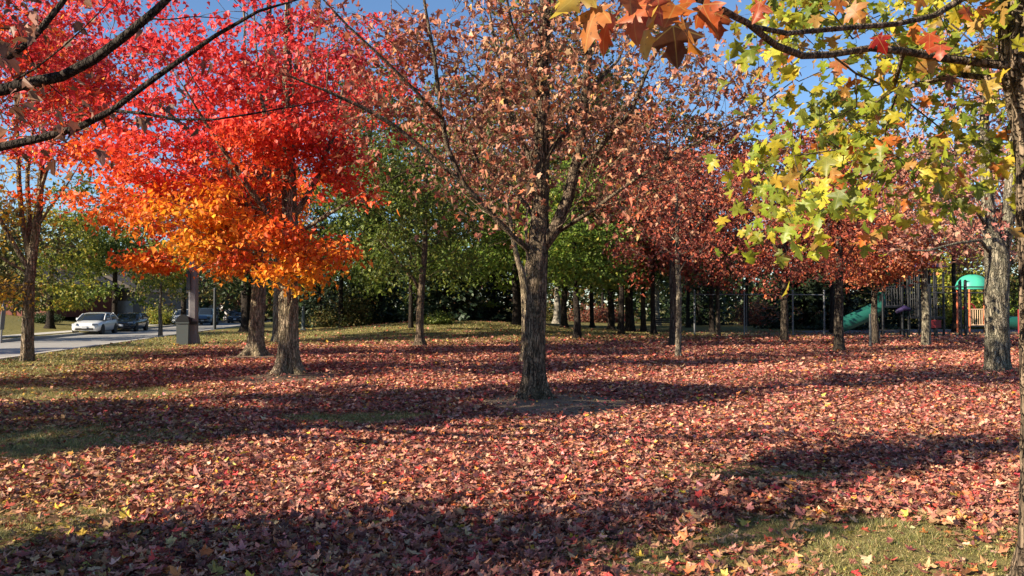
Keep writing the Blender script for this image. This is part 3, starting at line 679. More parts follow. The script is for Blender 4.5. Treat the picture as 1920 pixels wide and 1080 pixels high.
# ---- the near Norway maple at the right edge and its hanging sprays
d = 4.6; b = (X_at(1981, d), d)
sp = [(b[0], d, gz(*b), .185), (X_at(1981, d), d, .8, .172), (X_at(1980, d), d, 1.8, .17), (X_at(1972, d), d, 2.6, .185), (X_at(1952, d), d, 3.05, .20), (X_at(1945, d), d, 3.7, .17), (X_at(1945, d), d, 5.2, .10), (X_at(1950, d), d, 7.5, .04)]
def lpd(pts): return [(*W(p[0], p[1], p[2]), p[3]) for p in pts]
limbs = [lpd([(1930, 125, 4.6, .03), (1880, 118, 4.6, .026), (1780, 106, 4.55, .023), (1700, 92, 4.4, .021), (1640, 86, 4.3, .020), (1560, 99, 4.1, .019), (1510, 101, 3.9, .018), (1460, 82, 3.6, .016), (1405, 38, 3.1, .013), (1320, -4, 2.6, .010), (1230, -28, 2.25, .008), (1110, -30, 2.05, .004)]),
         lpd([(1935, -30, 4.6, .03), (1860, -25, 4.5, .022), (1812, -8, 4.4, .02), (1760, 24, 4.3, .017), (1690, 40, 4.1, .015), (1600, 47, 3.9, .014), (1480, 58, 3.5, .012), (1420, 46, 3.2, .010), (1360, 10, 2.8, .006)]),
         lpd([(1935, 160, 4.6, .026), (1880, 146, 4.7, .022), (1800, 136, 4.9, .019), (1730, 155, 5.0, .016), (1680, 165, 5.05, .014), (1600, 220, 5.1, .009), (1540, 300, 5.1, .006)]),
         lpd([(1700, 92, 4.4, .014), (1690, 130, 4.6, .013), (1680, 165, 5.0, .012)]),
         lpd([(1565, 100, 4.1, .008), (1610, 135, 4.4, .008), (1665, 160, 4.9, .007)]),
         lpd([(1680, 165, 5.05, .008), (1720, 200, 5.2, .007), (1770, 240, 5.3, .006), (1800, 290, 5.3, .004)]),
         lpd([(1690, 165, 5.0, .007), (1670, 220, 5.0, .006), (1655, 290, 5.0, .004)])]
rng = np.random.default_rng(5)
spray = [(1440, 95), (1415, 150), (1480, 130), (1455, 185), (1520, 170), (1500, 240), (1470, 290), (1455, 330), (1520, 300), (1480, 400), (1450, 410), (1470, 470), (1560, 330), (1550, 250), (1590, 200), (1600, 290), (1600, 390), (1640, 240), (1640, 310), (1680, 280),
         (1680, 370), (1720, 240), (1730, 320), (1740, 400), (1760, 200), (1790, 290), (1810, 230), (1850, 290), (1880, 300), (1640, 130), (1600, 60), (1560, 40), (1520, 30), (1700, 40), (1740, 130), (1790, 60), (1830, 90), (1850, 20), (1560, 440), (1660, 190), (1500, 20), (1680, 120), (1745, 60), (1620, 350), (1580, 130),
         (1430, 60), (1460, 40), (1510, 130), (1700, 200), (1760, 350), (1820, 150)]
tg = np.array([W(max(px + 30, 1450) + rng.normal(0, 10), py - 38 + rng.normal(0, 10), rng.uniform(4.2, 6.2)) for px, py in spray] +
              [W(max(px + 42, 1485) + rng.normal(0, 28), py - 48 + rng.normal(0, 30), rng.uniform(4.4, 7.0)) for px, py in spray[5:]] +
              [W(max(px + 30, 1470) + rng.normal(0, 40), py - 48 + rng.normal(0, 35), rng.uniform(4.6, 7.2)) for px, py in spray[8:]])
near_tree = tree('maple_tree', 'dark near trunk along the right edge with hanging green and yellow leaf sprays', 'tree', b, sp, targets=tg, limbs=limbs, bark='bark', leaf='near', n_leaf=1750, size=.084, tpl='near',
     color=c_norway, seed=90, hero=True, spread=.15, flat=.9, twigs=1, tip_r=.0036, droop=1.0, bf=.15, seg=.25, flare=.35, twig_len=.22, arch=.1, rmax=.02, limb_tips=False)
# the few big leaves close to the lens on the same branch
rng = np.random.default_rng(8)
big = [(1075, -5, 2.05, (.5, .42, .05)), (1125, 25, 2.0, (.5, .2, .05)), (1150, 40, 2.03, (.52, .12, .03)), (1195, 20, 2.1, (.55, .16, .06)), (1235, 5, 2.12, (.5, .12, .06)), (1215, 45, 2.15, (.55, .4, .08)), (1270, 20, 2.2, (.5, .16, .03)), (1285, 55, 2.25, (.5, .2, .03)),
       (1265, 60, 2.3, (.13, .06, .03)), (1320, 20, 2.4, (.42, .09, .02)), (1345, 35, 2.5, (.35, .09, .03)), (1430, 12, 3.0, (.4, .08, .03)), (1575, 5, 3.6, (.52, .18, .04)), (1600, 20, 3.7, (.45, .2, .04)), (1735, 0, 3.9, (.6, .24, .03)), (1750, 70, 4.1, (.55, .1, .04)),
       (1770, 90, 4.1, (.5, .1, .05)), (1650, 75, 4.2, (.3, .015, .012)), (1790, 150, 4.5, (.14, .06, .03)), (1580, 120, 4.4, (.5, .2, .08)), (1820, 20, 4.3, (.5, .12, .03)), (1860, 160, 4.4, (.55, .4, .08)), (1100, -20, 2.0, (.4, .3, .06)), (1180, -25, 2.05, (.45, .16, .05)), (1300, -20, 2.3, (.45, .12, .03))]
P = np.array([W(p[0], p[1] - 6 - 25 / p[2], p[2]) for p in big]); n = len(P)
tip = np.stack([rng.normal(-.15, .35, n), rng.normal(-.05, .25, n), np.full(n, -1.0)], 1); nor = np.stack([rng.normal(-.4, .5, n), rng.normal(-.8, .3, n), rng.normal(.35, .2, n)], 1)
o = link('crown', leaves_mesh('big_leaves', P - np.array(near_tree.location), tip, nor, np.where(np.arange(n) < 9, 1.1, .95) * rng.uniform(.09, .12, n), np.array([p[3] for p in big]) * [.85, .8, .8], 'near', rng, fold=.3, curl=.35), near_tree, material=M['near'])
o['label'] = 'large orange and red leaves close overhead'

# ---- the maple just outside the left edge whose limbs reach into the picture
d = 7.0; b = (-7.5, 8.0)
sp = [(b[0], b[1], gz(*b), .27), (-7.5, 8, 1.2, .24), (-7.5, 8, 2.4, .22), (-7.6, 8.2, 4, .17), (-7.8, 8.6, 6, .10), (-8, 9, 8.6, .04)]
limbs = [[(-7.5, 8.0, 2.2, .07), (-6.2, 7.0, 2.55, .06)] + lpd([(0, 273, 6.8, .036), (70, 258, 6.75, .033), (145, 236, 6.7, .030), (205, 205, 6.6, .026), (270, 155, 6.5, .024), (335, 108, 6.45, .021), (400, 62, 6.4, .017), (480, 16, 6.3, .012), (560, -8, 6.2, .006)]),
         [(-7.5, 8.0, 2.7, .075), (-6.1, 6.9, 3.15, .065)] + lpd([(0, 165, 6.6, .048), (50, 152, 6.6, .046), (110, 140, 6.55, .043), (170, 108, 6.5, .040), (230, 62, 6.4, .037), (285, 15, 6.35, .032), (340, -40, 6.3, .025), (420, -120, 6.2, .01)]),
         [(-7.5, 8.05, 3.1, .065), (-6.0, 7.0, 3.6, .05)] + lpd([(0, 108, 6.9, .034), (45, 76, 6.85, .03), (75, 42, 6.8, .028), (108, 0, 6.8, .024), (150, -60, 6.7, .012)]),
         lpd([(205, 205, 6.6, .014), (260, 210, 6.5, .012), (330, 222, 6.45, .010), (400, 222, 6.4, .009), (460, 213, 6.35, .008), (560, 195, 6.3, .005), (640, 180, 6.2, .003)]),
         lpd([(20, 148, 6.6, .012), (60, 125, 6.4, .010), (110, 85, 6.3, .009), (150, 48, 6.2, .007), (200, -4, 6.1, .004)]),
         lpd([(275, 30, 6.35, .008), (310, 32, 6.3, .006), (360, 26, 6.2, .004), (420, 30, 6.1, .003)]),
         lpd([(340, 105, 6.4, .007), (360, 150, 6.3, .005), (400, 200, 6.25, .003)]), lpd([(80, 150, 6.6, .006), (120, 185, 6.6, .004), (165, 220, 6.6, .003)])]
rng = np.random.default_rng(15)
tg = np.vstack([np.array([W(px + rng.normal(0, 15), py + rng.normal(0, 12), rng.uniform(5.6, 7.0)) for px, py in [(15, 95), (30, 40), (75, 15), (85, 130), (20, 190), (105, 270), (285, 175), (170, 230)]]),
                sample_env([(-8.4, 9.9, 6.4, 2.2, 2.2, 2.4)], 110, rng, .5, .3)])
tree('maple_tree', 'maple out of view whose bare dark limbs slant in across the upper left', 'tree', b, sp, targets=tg, limbs=limbs, bark='bark_dark', leaf='dry', n_leaf=1000, size=.10, tpl='mid', color=c_brown, seed=91, limb_tips=False,  # dark bark stands in for the crown's shade on these limbs
     spread=.2, twigs=2, tip_r=.0035, droop=1.0, seg=.3, flare=.5, twig_len=.3)

# ---- maples standing to the left and behind, out of view, that shade the lawn
for k, (x, y, zc, r, rz, nl) in enumerate([(-13.0, 8.0, 5.8, 2.5, 2.8, 6500), (-11.0, .6, 4.8, .9, 2.6, 2600), (-6.3, 3.7, 5.3, .45, 1.2, 800), (-18.5, 15.0, 6.2, 1.5, 2.6, 3400), (-24, 22, 7, 3.2, 3, 5200), (-22.0, 3.6, 7.5, 2.7, 3.2, 6500), (-31, 0, 9, 2.7, 4.0, 6500), (-20, -3.6, 7.2, .7, 2.8, 1800), (-26, 9.5, 8, 2.4, 3.4, 5200), (-29, 31, 12.5, 3.4, 3.2, 6000), (-33, 39, 13.5, 3.0, 3.2, 5200), (-32, 27, 13, 1.6, 3.2, 2600), (-36.5, 25.5, 8, 2.6, 2.6, 4200), (-46, 37, 8.5, 2.8, 2.6, 4200)]):
    b = (float(x), float(y))
    tree('maple_tree', 'maple beyond the left edge that throws its shade across the leaves', 'tree', b, straight(b, zc + .5, min(.24, r * .11), min(.1, r * .06)), [(x, y, zc, r, r, rz)], n_t=130, bark='bark', leaf='dry', n_leaf=nl, size=.19,
         color=c_rust, seed=100 + k, spread=.28, flare=.5, group='shade maples beyond the left edge', holes=.4, outer=.45)

# ------------------------------------------------------------------ conifers, shrubs, far woods
def conifer(label, px, d, h, r, col, seed, n=5200, low=.2, group=None, name='spruce_tree'):
    rng = np.random.default_rng(seed); x = X_at(px, d); g0 = gz(x, d)
    root = empty(name, (x, d, g0), label, 'tree', group)
    paths, rads, tp, td = [], [], [], []
    z = low
    while z < h * .97:
        rr = r * (1 - z / h) ** .8 * rng.uniform(.85, 1.1); m = rng.integers(6, 9); a0 = rng.uniform(0, 6.28)
        for j in range(m):
            a = a0 + j * 6.283 / m + rng.normal(0, .2); l = rr * rng.uniform(.75, 1.1); f = np.linspace(0, 1, 6)
            p = np.stack([np.cos(a) * l * f, np.sin(a) * l * f, z - .22 * l * f + .12 * l * f ** 3 * 2], 1)
            p[:, 2] = np.maximum(p[:, 2], .12); paths.append(p); rads.append(.035 * (1 - f) + .006)
            q = rng.uniform(.12, 1, int(14 * l) + 6)
            tp.append(np.stack([np.interp(q, f, p[:, i]) for i in range(3)], 1)); td.append(np.tile([math.cos(a), math.sin(a), -.25], (len(q), 1)))
        z += h * .045 + .1
    V1, L1 = trunk_np([(0, 0, 0, .02 * h + .05), (0, 0, h, .015)], rng, 8, .6, .3)
    V2, L2, _ = tube_np(paths, rads)
    L = np.concatenate([L1, L2 + len(V1)])
    link('trunk', np_mesh('trunk', np.vstack([V1, V2]), L, np.full(len(L) // 4, 4), smooth=True), root, material=M['bark_dark'])
    tp, td = np.vstack(tp), np.vstack(td); k = rng.integers(0, len(tp), n)
    P = tp[k] + rng.normal(0, .12, (n, 3)); P[:, 2] = np.maximum(P[:, 2], .08)
    me = leaves_mesh('crown', P, td[k] + rng.normal(0, .5, (n, 3)) + [0, 0, -.15], rng.normal(0, .4, (n, 3)) + [0, 0, 1], rng.uniform(.22, .42, n), col(P, rng), 'kite', rng, .3, .2)
    link('crown', me, root, material=M['needle'])
c_spruce = pal([(3, (.035, .06, .035)), (2, (.055, .085, .05)), (1, (.025, .045, .025))])
c_black = pal([(3, (.018, .03, .016)), (2, (.03, .045, .022))])
for k, (px, d, h, r, col, lab) in enumerate([
        (700, 60, 9, 3.4, c_spruce, 'dark spruce with boughs sweeping to the grass left of the forked green tree'),
        (835, 57, 8, 3.6, c_spruce, 'bluish spruce with low boughs right of the forked green tree'),
        (925, 63, 10, 3.4, c_black, 'nearly black conifer left of the middle maple trunk'),
        (600, 66, 10, 3.6, c_black, 'nearly black conifer beside the fiery maples'),
        (1510, 64, 9, 4.0, c_black, 'black conifer behind the right end of the rail frame'),
        (1590, 62, 10, 4.0, c_black, 'black conifer behind the green slide'),
        (1690, 66, 9.5, 4.0, c_black, 'black conifer behind the dark play tower'),
        (1310, 80, 11, 4.2, c_black, 'dark conifer far behind the left post of the rail frame')]):
    conifer(lab, px, d, h, r, col, 200 + k)

def shrub(name, label, px, d, w, h, col, seed, n=2600, size=.13, group=None, leaf='leaf', dy=None):
    rng = np.random.default_rng(seed); x = X_at(px, d); g0 = gz(x, d)
    root = empty(name, (x, d, g0), label, 'bush', group); paths, rads = [], []
    m = 26; tips = unit(rng.normal(0, 1, (m, 3)) * [1, 1, .6] + [0, 0, .5]) * [w / 2, (dy or w) / 2, h] * rng.uniform(.6, 1, (m, 1))
    tips[:, 2] = np.clip(tips[:, 2], .15, None)
    for t in tips:
        f = np.linspace(0, 1, 5)[:, None]; p = t * f + np.array([0, 0, .15]) * np.sin(f * 3.1) + rng.normal(0, .03, (5, 3)); p[0] = [0, 0, -.05]
        paths.append(p); rads.append(.025 * (1 - f[:, 0]) + .006)
    V, L, T = tube_np(paths, rads)
    link('stem', np_mesh('stem', V, L, T, smooth=True), root, material=M['bark_dark'])
    f = rng.uniform(.35, 1.05, n)[:, None]; P = tips[rng.integers(0, m, n)] * f + rng.normal(0, .16, (n, 3)) * [w / 2, (dy or w) / 2, h * .8]
    P[:, 2] = np.abs(P[:, 2]) * .97 + .06
    me = leaves_mesh('foliage', P, rng.normal(0, 1, (n, 3)) + [0, 0, .1], rng.normal(0, .6, (n, 3)) + [-.2, -.3, .7], rng.uniform(.7, 1.3, n) * size, col(P, rng), 'low', rng)
    link('foliage', me, root, material=M[leaf])
for k, (nm, px, d, w, h, col, lab, n, sz) in enumerate([
        ('bush', 818, 50, 2.6, .8, c_green, 'low spreading bush on the grass rise left of the middle maple', 2400, .12),
        ('bush', 655, 57, 5.5, 2.6, c_olive, 'broad olive bush right of the fiery maples', 5000, .16),
        ('bush', 735, 62, 5, 2.0, c_green, 'rounded green bush behind the forked green tree', 4200, .16),
        ('bush', 905, 66, 4, 2.2, c_olive, 'olive bush glimpsed left of the middle trunk', 3200, .16),
        ('bush', 1008, 74, 4.5, 2.4, c_olive, 'leafy bush behind the sunlit pale trunk', 3200, .18),
        ('bush', 1120, 92, 9, 2.2, c_brown, 'reddish brown thicket at the far end of the sunny clearing', 4200, .22),
        ('bush', 1290, 88, 7, 2.6, c_dark, 'dark bush behind the whitish trunk', 3600, .22),
        ('bush', 1420, 78, 6.5, 3.2, c_brown, 'brown dry bush seen through the rail frame', 4200, .18),
        ('bush', 1525, 76, 4, 2.6, c_rust, 'rusty bush behind the right bay of the rail frame', 3000, .18),
        ('bush', 1790, 66, 6, 3.6, c_yelgr, 'sunny yellow green bush behind the play posts', 5200, .2),
        ('bush', 1880, 68, 6.5, 4.4, c_lime, 'bright green bush behind the domed playhouse', 5200, .2),
        ('bush', 1960, 60, 6, 3, c_olive, 'olive bush at the right end behind the playground', 4200, .2),
        ('bush', 80, 70, 3.4, 1.1, c_dark, 'dark clipped bush below the red brick house', 3000, .12),
        ('bush', 300, 82, 4, 2.2, c_yelgr, 'yellow green bush beside the grey house', 3200, .18)]):
    shrub(nm, lab, px, d, w, h, col, 300 + k, n, sz)

for k, (px, dd, zc, rx, rz, nl, col, lab) in enumerate([
        (1800, 72, 5.6, 4.0, 3.4, 6000, c_yelgr, 'yellow green tree behind the domed roof of the playhouse'),
        (1930, 64, 6.5, 3.8, 4.2, 5500, c_olive, 'thinly leaved olive tree behind the stout grey trunk'),
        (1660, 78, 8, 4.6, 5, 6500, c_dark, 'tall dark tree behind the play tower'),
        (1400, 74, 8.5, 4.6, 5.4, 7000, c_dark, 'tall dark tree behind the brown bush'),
        (1130, 96, 11.5, 6, 7, 7000, c_green, 'tall green tree beyond the sunny clearing'),
        (1290, 68, 8.5, 4.4, 5, 7000, c_green, 'tall green tree over the park bench'),
        (520, 84, 10, 5.6, 6.5, 7000, c_olive, 'tall olive tree far behind the fiery maples'),
        (1001, 45, 13, 5.0, 6.6, 8500, c_autumn, 'very tall orange and green tree rising straight behind the middle maple'),
        (1165, 47, 13, 4.8, 6.0, 8000, c_autumn, 'very tall mottled tree rising behind the right limbs of the middle maple'),
        (715, 60, 13, 4.6, 6.6, 9000, c_green, 'very tall green tree rising left of the forked green tree'),
        (1335, 52, 9, 3.6, 4.8, 6500, c_rust, 'tall rust coloured tree behind the left post of the rail frame'),
        (1560, 52, 9.5, 4.4, 4.6, 8000, c_maroon, 'tall maroon tree behind the rail frame'),
        (1790, 54, 9.5, 4.0, 3.6, 7000, c_pink, 'tall pinkish brown tree rising behind the play tower'),
        (780, 78, 13, 6, 8, 8000, c_green, 'tallest green tree behind the spruces'),
        (975, 60, 12, 4.4, 7, 10000, c_autumn, 'tall green tree turning orange at the top behind the tan maple'),
        (1110, 62, 12, 4.6, 6.5, 9000, c_autumn, 'tall tree of mixed green and rust behind the right half of the tan maple'),
        (1225, 48, 8.2, 3.4, 4.6, 5600, c_maroon, 'tall maroon tree behind the thin straight young trunk')]):
    b = (X_at(px, dd), float(dd)); g0 = gz(*b)
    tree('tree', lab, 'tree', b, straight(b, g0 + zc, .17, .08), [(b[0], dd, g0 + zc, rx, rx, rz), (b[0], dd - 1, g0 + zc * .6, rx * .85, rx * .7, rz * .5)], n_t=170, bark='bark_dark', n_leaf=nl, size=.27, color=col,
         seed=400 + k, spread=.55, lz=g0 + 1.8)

def far_woods():
    rng = np.random.default_rng(77); n = 52000
    a = rng.uniform(-.85, .85, n); d = rng.uniform(98, 128, n); x = d * a
    top = 8.5 + 2.2 * np.sin(x * .11 + 1) + 1.6 * np.sin(x * .27) + 1.2 * np.sin(x * .61 + 2) + 1.0 * np.sin(x * 1.3)
    top = top * (1 - .45 * smooth(.50, .56, a)) * (1 - .3 * smooth(-.5, -.56, a)) + 2.5 * np.exp(-(a / .2) ** 2)
    z = top * rng.uniform(0, 1, n) ** .8 + height(x, d)
    P = np.stack([x, d, z], 1)
    w = wave3(P * [1, 1, .6], rng, .22) + rng.normal(0, .3, n)
    pals = [palette(rng, n, it) for it in ([(3, (.035, .06, .02)), (2, (.06, .09, .025))], [(3, (.1, .1, .03)), (2, (.14, .12, .035))], [(2, (.2, .09, .05)), (2, (.13, .08, .04))])]
    c = np.where((w < .25)[:, None], pals[0], np.where((w < .8)[:, None], pals[1], pals[2]))
    me = leaves_mesh('far_woods', P, rng.normal(0, 1, (n, 3)), rng.normal(0, .6, (n, 3)) + [-.2, -.5, .6], rng.uniform(.5, 1.0, n), c, 'low', rng)
    tag(link('far_woods', me, material=M['leaf']), 'mixed far woods closing off the park behind all the trees', 'woods', kind='stuff')
far_woods()

# ------------------------------------------------------------------ leaf carpet and grass
def litter():
    rng = np.random.default_rng(3); parts = []
    items = [(4.8, (.41, .165, .115)), (3.0, (.54, .295, .19)), (2.6, (.27, .09, .065)), (2.6, (.13, .046, .038)), (.8, (.46, .065, .05)), (.4, (.32, .035, .037)), (.8, (.50, .17, .055)), (.1, (.62, .4, .05))]
    left = [(3, (.36, .19, .10)), (3, (.42, .26, .12)), (2, (.25, .12, .06)), (1.0, (.58, .38, .06)), (1.4, (.16, .08, .04)), (1.2, (.4, .08, .05)), (.25, (.4, .36, .08))]
    for lo, hi, dens, tpl, size in ((3.2, 6.6, 1250, 'hi', .057), (6.6, 11.5, 1050, 'mid', .059), (11.5, 19, 520, 'low', .07), (19, 34, 230, 'low', .09), (34, 58, 60, 'kite', .13), (3.2, 9.0, 700, 'kite', .03)):
        area = .78 * (hi ** 2 - lo ** 2); n = int(area * dens)
        d = np.sqrt(rng.uniform(lo ** 2, hi ** 2, n)); x = d * rng.uniform(-.76, .76, n)
        b = bare(x, d); q = ringed(x, d)
        dens_w = .12 * np.sin(x * 1.9 + d * 2.3) + .12 * np.sin(x * 4.1 - d * 3.3)
        keep = rng.uniform(0, 1, n) < np.clip(1.0 - b * 1.02 + dens_w * (b > .02), .045, 1) * (1 - .9 * q)
        u = (x - road_cx(d)) * .983; keep &= (u > ROAD_HW + .4) | (rng.uniform(0, 1, n) < .02)
        for cx, cy, r in ((T0[0], T0[1], .27), (T1[0], T1[1], .33), (T2[0], T2[1], .4)): keep &= (x - cx) ** 2 + (d - cy) ** 2 > r * r
        x, d = x[keep], d[keep]; n = len(x)
        pile = rng.uniform(0, 1, n) ** 1.5 * .06 * (1 - bare(x, d))
        P = np.stack([x, d, height(x, d) + .012 + pile], 1)
        tilt = rng.normal(0, .54, (n, 2)) * (1 - .45 * np.clip(bare(x, d) + ringed(x, d), 0, 1))[:, None]
        nor = np.stack([tilt[:, 0], tilt[:, 1], np.ones(n)], 1)
        th = rng.uniform(0, 6.28, n); tip = np.stack([np.cos(th), np.sin(th), rng.normal(0, .25, n)], 1)
        c = palette(rng, n, items, .3); cl = palette(rng, n, left, .2)
        wl = (np.clip(smooth(-.25, -.7, x / d) * .7 + .45 * bare(x, d) + .25 * wob(x * .4, d * .4), 0, .95) > rng.uniform(0, 1, n))[:, None]
        c = np.where(wl, cl, c)
        sz = size * np.clip(rng.normal(1, .25, n), .45, 1.7)
        parts.append((leaves_mesh('p', P, tip, nor, sz, c, tpl, rng, fold=.6, curl=.5), c))
    # merge the four rings of the carpet into one mesh
    V, L, T, K = [], [], [], []; o = 0
    for me, c in parts:
        v = np.empty(len(me.vertices) * 3, np.float32); me.vertices.foreach_get('co', v); l = np.empty(len(me.loops), np.int32); me.loops.foreach_get('vertex_index', l)
        t = np.empty(len(me.polygons), np.int32); me.polygons.foreach_get('loop_total', t)
        V.append(v.reshape(-1, 3)); L.append(l + o); T.append(t); K.append(np.repeat(c, 2, 0)); o += len(me.vertices); bpy.data.meshes.remove(me)
    me = np_mesh('fallen_leaves', np.vstack(V), np.concatenate(L), np.concatenate(T), cols=np.clip(np.vstack(K), 0, 1), smooth=False)
    tag(link('fallen_leaves', me, material=M['litter']), 'carpet of fallen red, tan and brown maple leaves', 'fallen leaves', kind='stuff')
litter()

def grass():
    rng = np.random.default_rng(4); V, K = [], []
    for lo, hi, n, hh, ww in ((3.2, 9, 300000, .032, .003), (9, 18, 220000, .045, .006), (18, 52, 240000, .07, .018)):
        d = np.sqrt(rng.uniform(lo ** 2, hi ** 2, n)); x = d * rng.uniform(-.75, .75, n); b = bare(x, d) * (1 - ringed(x, d))
        u = (x - road_cx(d)) * .983
        k = (rng.uniform(0, 1, n) < np.clip(b * 1.15 + .03, 0, 1)) & (u > ROAD_HW + .7) & (np.hypot(x - T1[0], d - T1[1]) > .4); x, d = x[k], d[k]; n = len(x)
        th = rng.uniform(0, 6.28, n); h = hh * rng.uniform(.5, 1.5, n) * (.75 + .6 * np.clip(np.sin(x * 7 + 2 * np.sin(d * 5)) * np.sin(d * 9 + x * 3), -.6, 1)); ln = rng.normal(0, .75, (n, 2)) * h[:, None]
        z = height(x, d) - .004; w = ww * rng.uniform(.7, 1.4, n)
        a = np.stack([x - np.cos(th) * w, d - np.sin(th) * w, z], 1); c = np.stack([x + np.cos(th) * w, d + np.sin(th) * w, z], 1)
        t = np.stack([x + ln[:, 0], d + ln[:, 1], z + h], 1)
        V.append(np.stack([a, c, t], 1).reshape(-1, 3))
        g = palette(rng, n, [(2, (.13, .15, .04)), (3, (.23, .22, .07)), (3, (.36, .31, .12)), (2, (.45, .37, .18))], .2)
        K.append(g)
    V = np.vstack(V); n = len(V) // 3
    me = np_mesh('grass', V, np.arange(3 * n), np.full(n, 3), cols=np.clip(np.vstack(K), 0, 1), smooth=False)
    tag(link('grass', me, material=M['grass']), 'short yellowing lawn grass showing between the leaves', 'grass', kind='stuff')
grass()

# ------------------------------------------------------------------ road, kerbs, pavements
def strip(name, u0, u1, z, material, y0=-60, y1=260, zf=None, thick=0.0):
    yy = np.arange(y0, y1 + 1, 4.0); V, Ff = [], []
    cols_ = 2 if not thick else 4
    for y in yy:
        c = float(road_cx(y))
        pr = [(u0, z - thick), (u0, z), (u1, z), (u1, z - thick)] if thick else [(u0, z), (u1, z)]
        for u, h in pr: V.append((c + u / .983, y, h + (gz(c + u / .983, y) if zf else 0)))
    for i in range(len(yy) - 1):
        for k in range(cols_ - 1): a = i * cols_ + k; Ff.append((a, a + 1, a + 1 + cols_, a + cols_))
    me = bpy.data.meshes.new(name); me.from_pydata(V, [], [f[::-1] for f in Ff]); me.update()
    me.flip_normals() if me.polygons[0].normal.z < 0 and not thick else None
    return tag(link(name, me, material=material), kind='structure')
M['asphalt'] = plain('asphalt', (.29, .28, .265), .85, var=.22, scale=3, spec=.25, bump=.2)
M['concrete'] = plain('concrete', (.42, .40, .36), .85, var=.15, scale=5, spec=.2, bump=.2)
M['rubber'] = plain('playground_surface', (.17, .165, .165), .9, var=.2, scale=2, spec=.2)
strip('road', -ROAD_HW, ROAD_HW, -.155, M['asphalt'])
strip('kerb', ROAD_HW - .02, ROAD_HW + .24, -.01, M['concrete'], thick=.3)
strip('kerb', -ROAD_HW - .24, -ROAD_HW + .02, -.01, M['concrete'], thick=.3)
strip('pavement', -6.0, -4.4, .012, M['concrete'], zf=True)
def pad(name, pts, z, material):
    me = bpy.data.meshes.new(name); me.from_pydata([(x, y, z) for x, y in pts], [], [tuple(range(len(pts)))]); me.update()
    return tag(link(name, me, material=material), kind='structure')
pad('playground_surface', [(18.5, 43), (22, 40.5), (48, 39), (56, 46), (52, 60), (30, 62), (20, 57)], .022, M['rubber'])
pad('path', [(8, 47.6), (20, 46.5), (19.9, 52.5), (8, 53)], .018, M['rubber'])
pad('path', [(9.5, 57.5), (-1, 70), (-2, 71), (10, 59)], .018, M['concrete'])

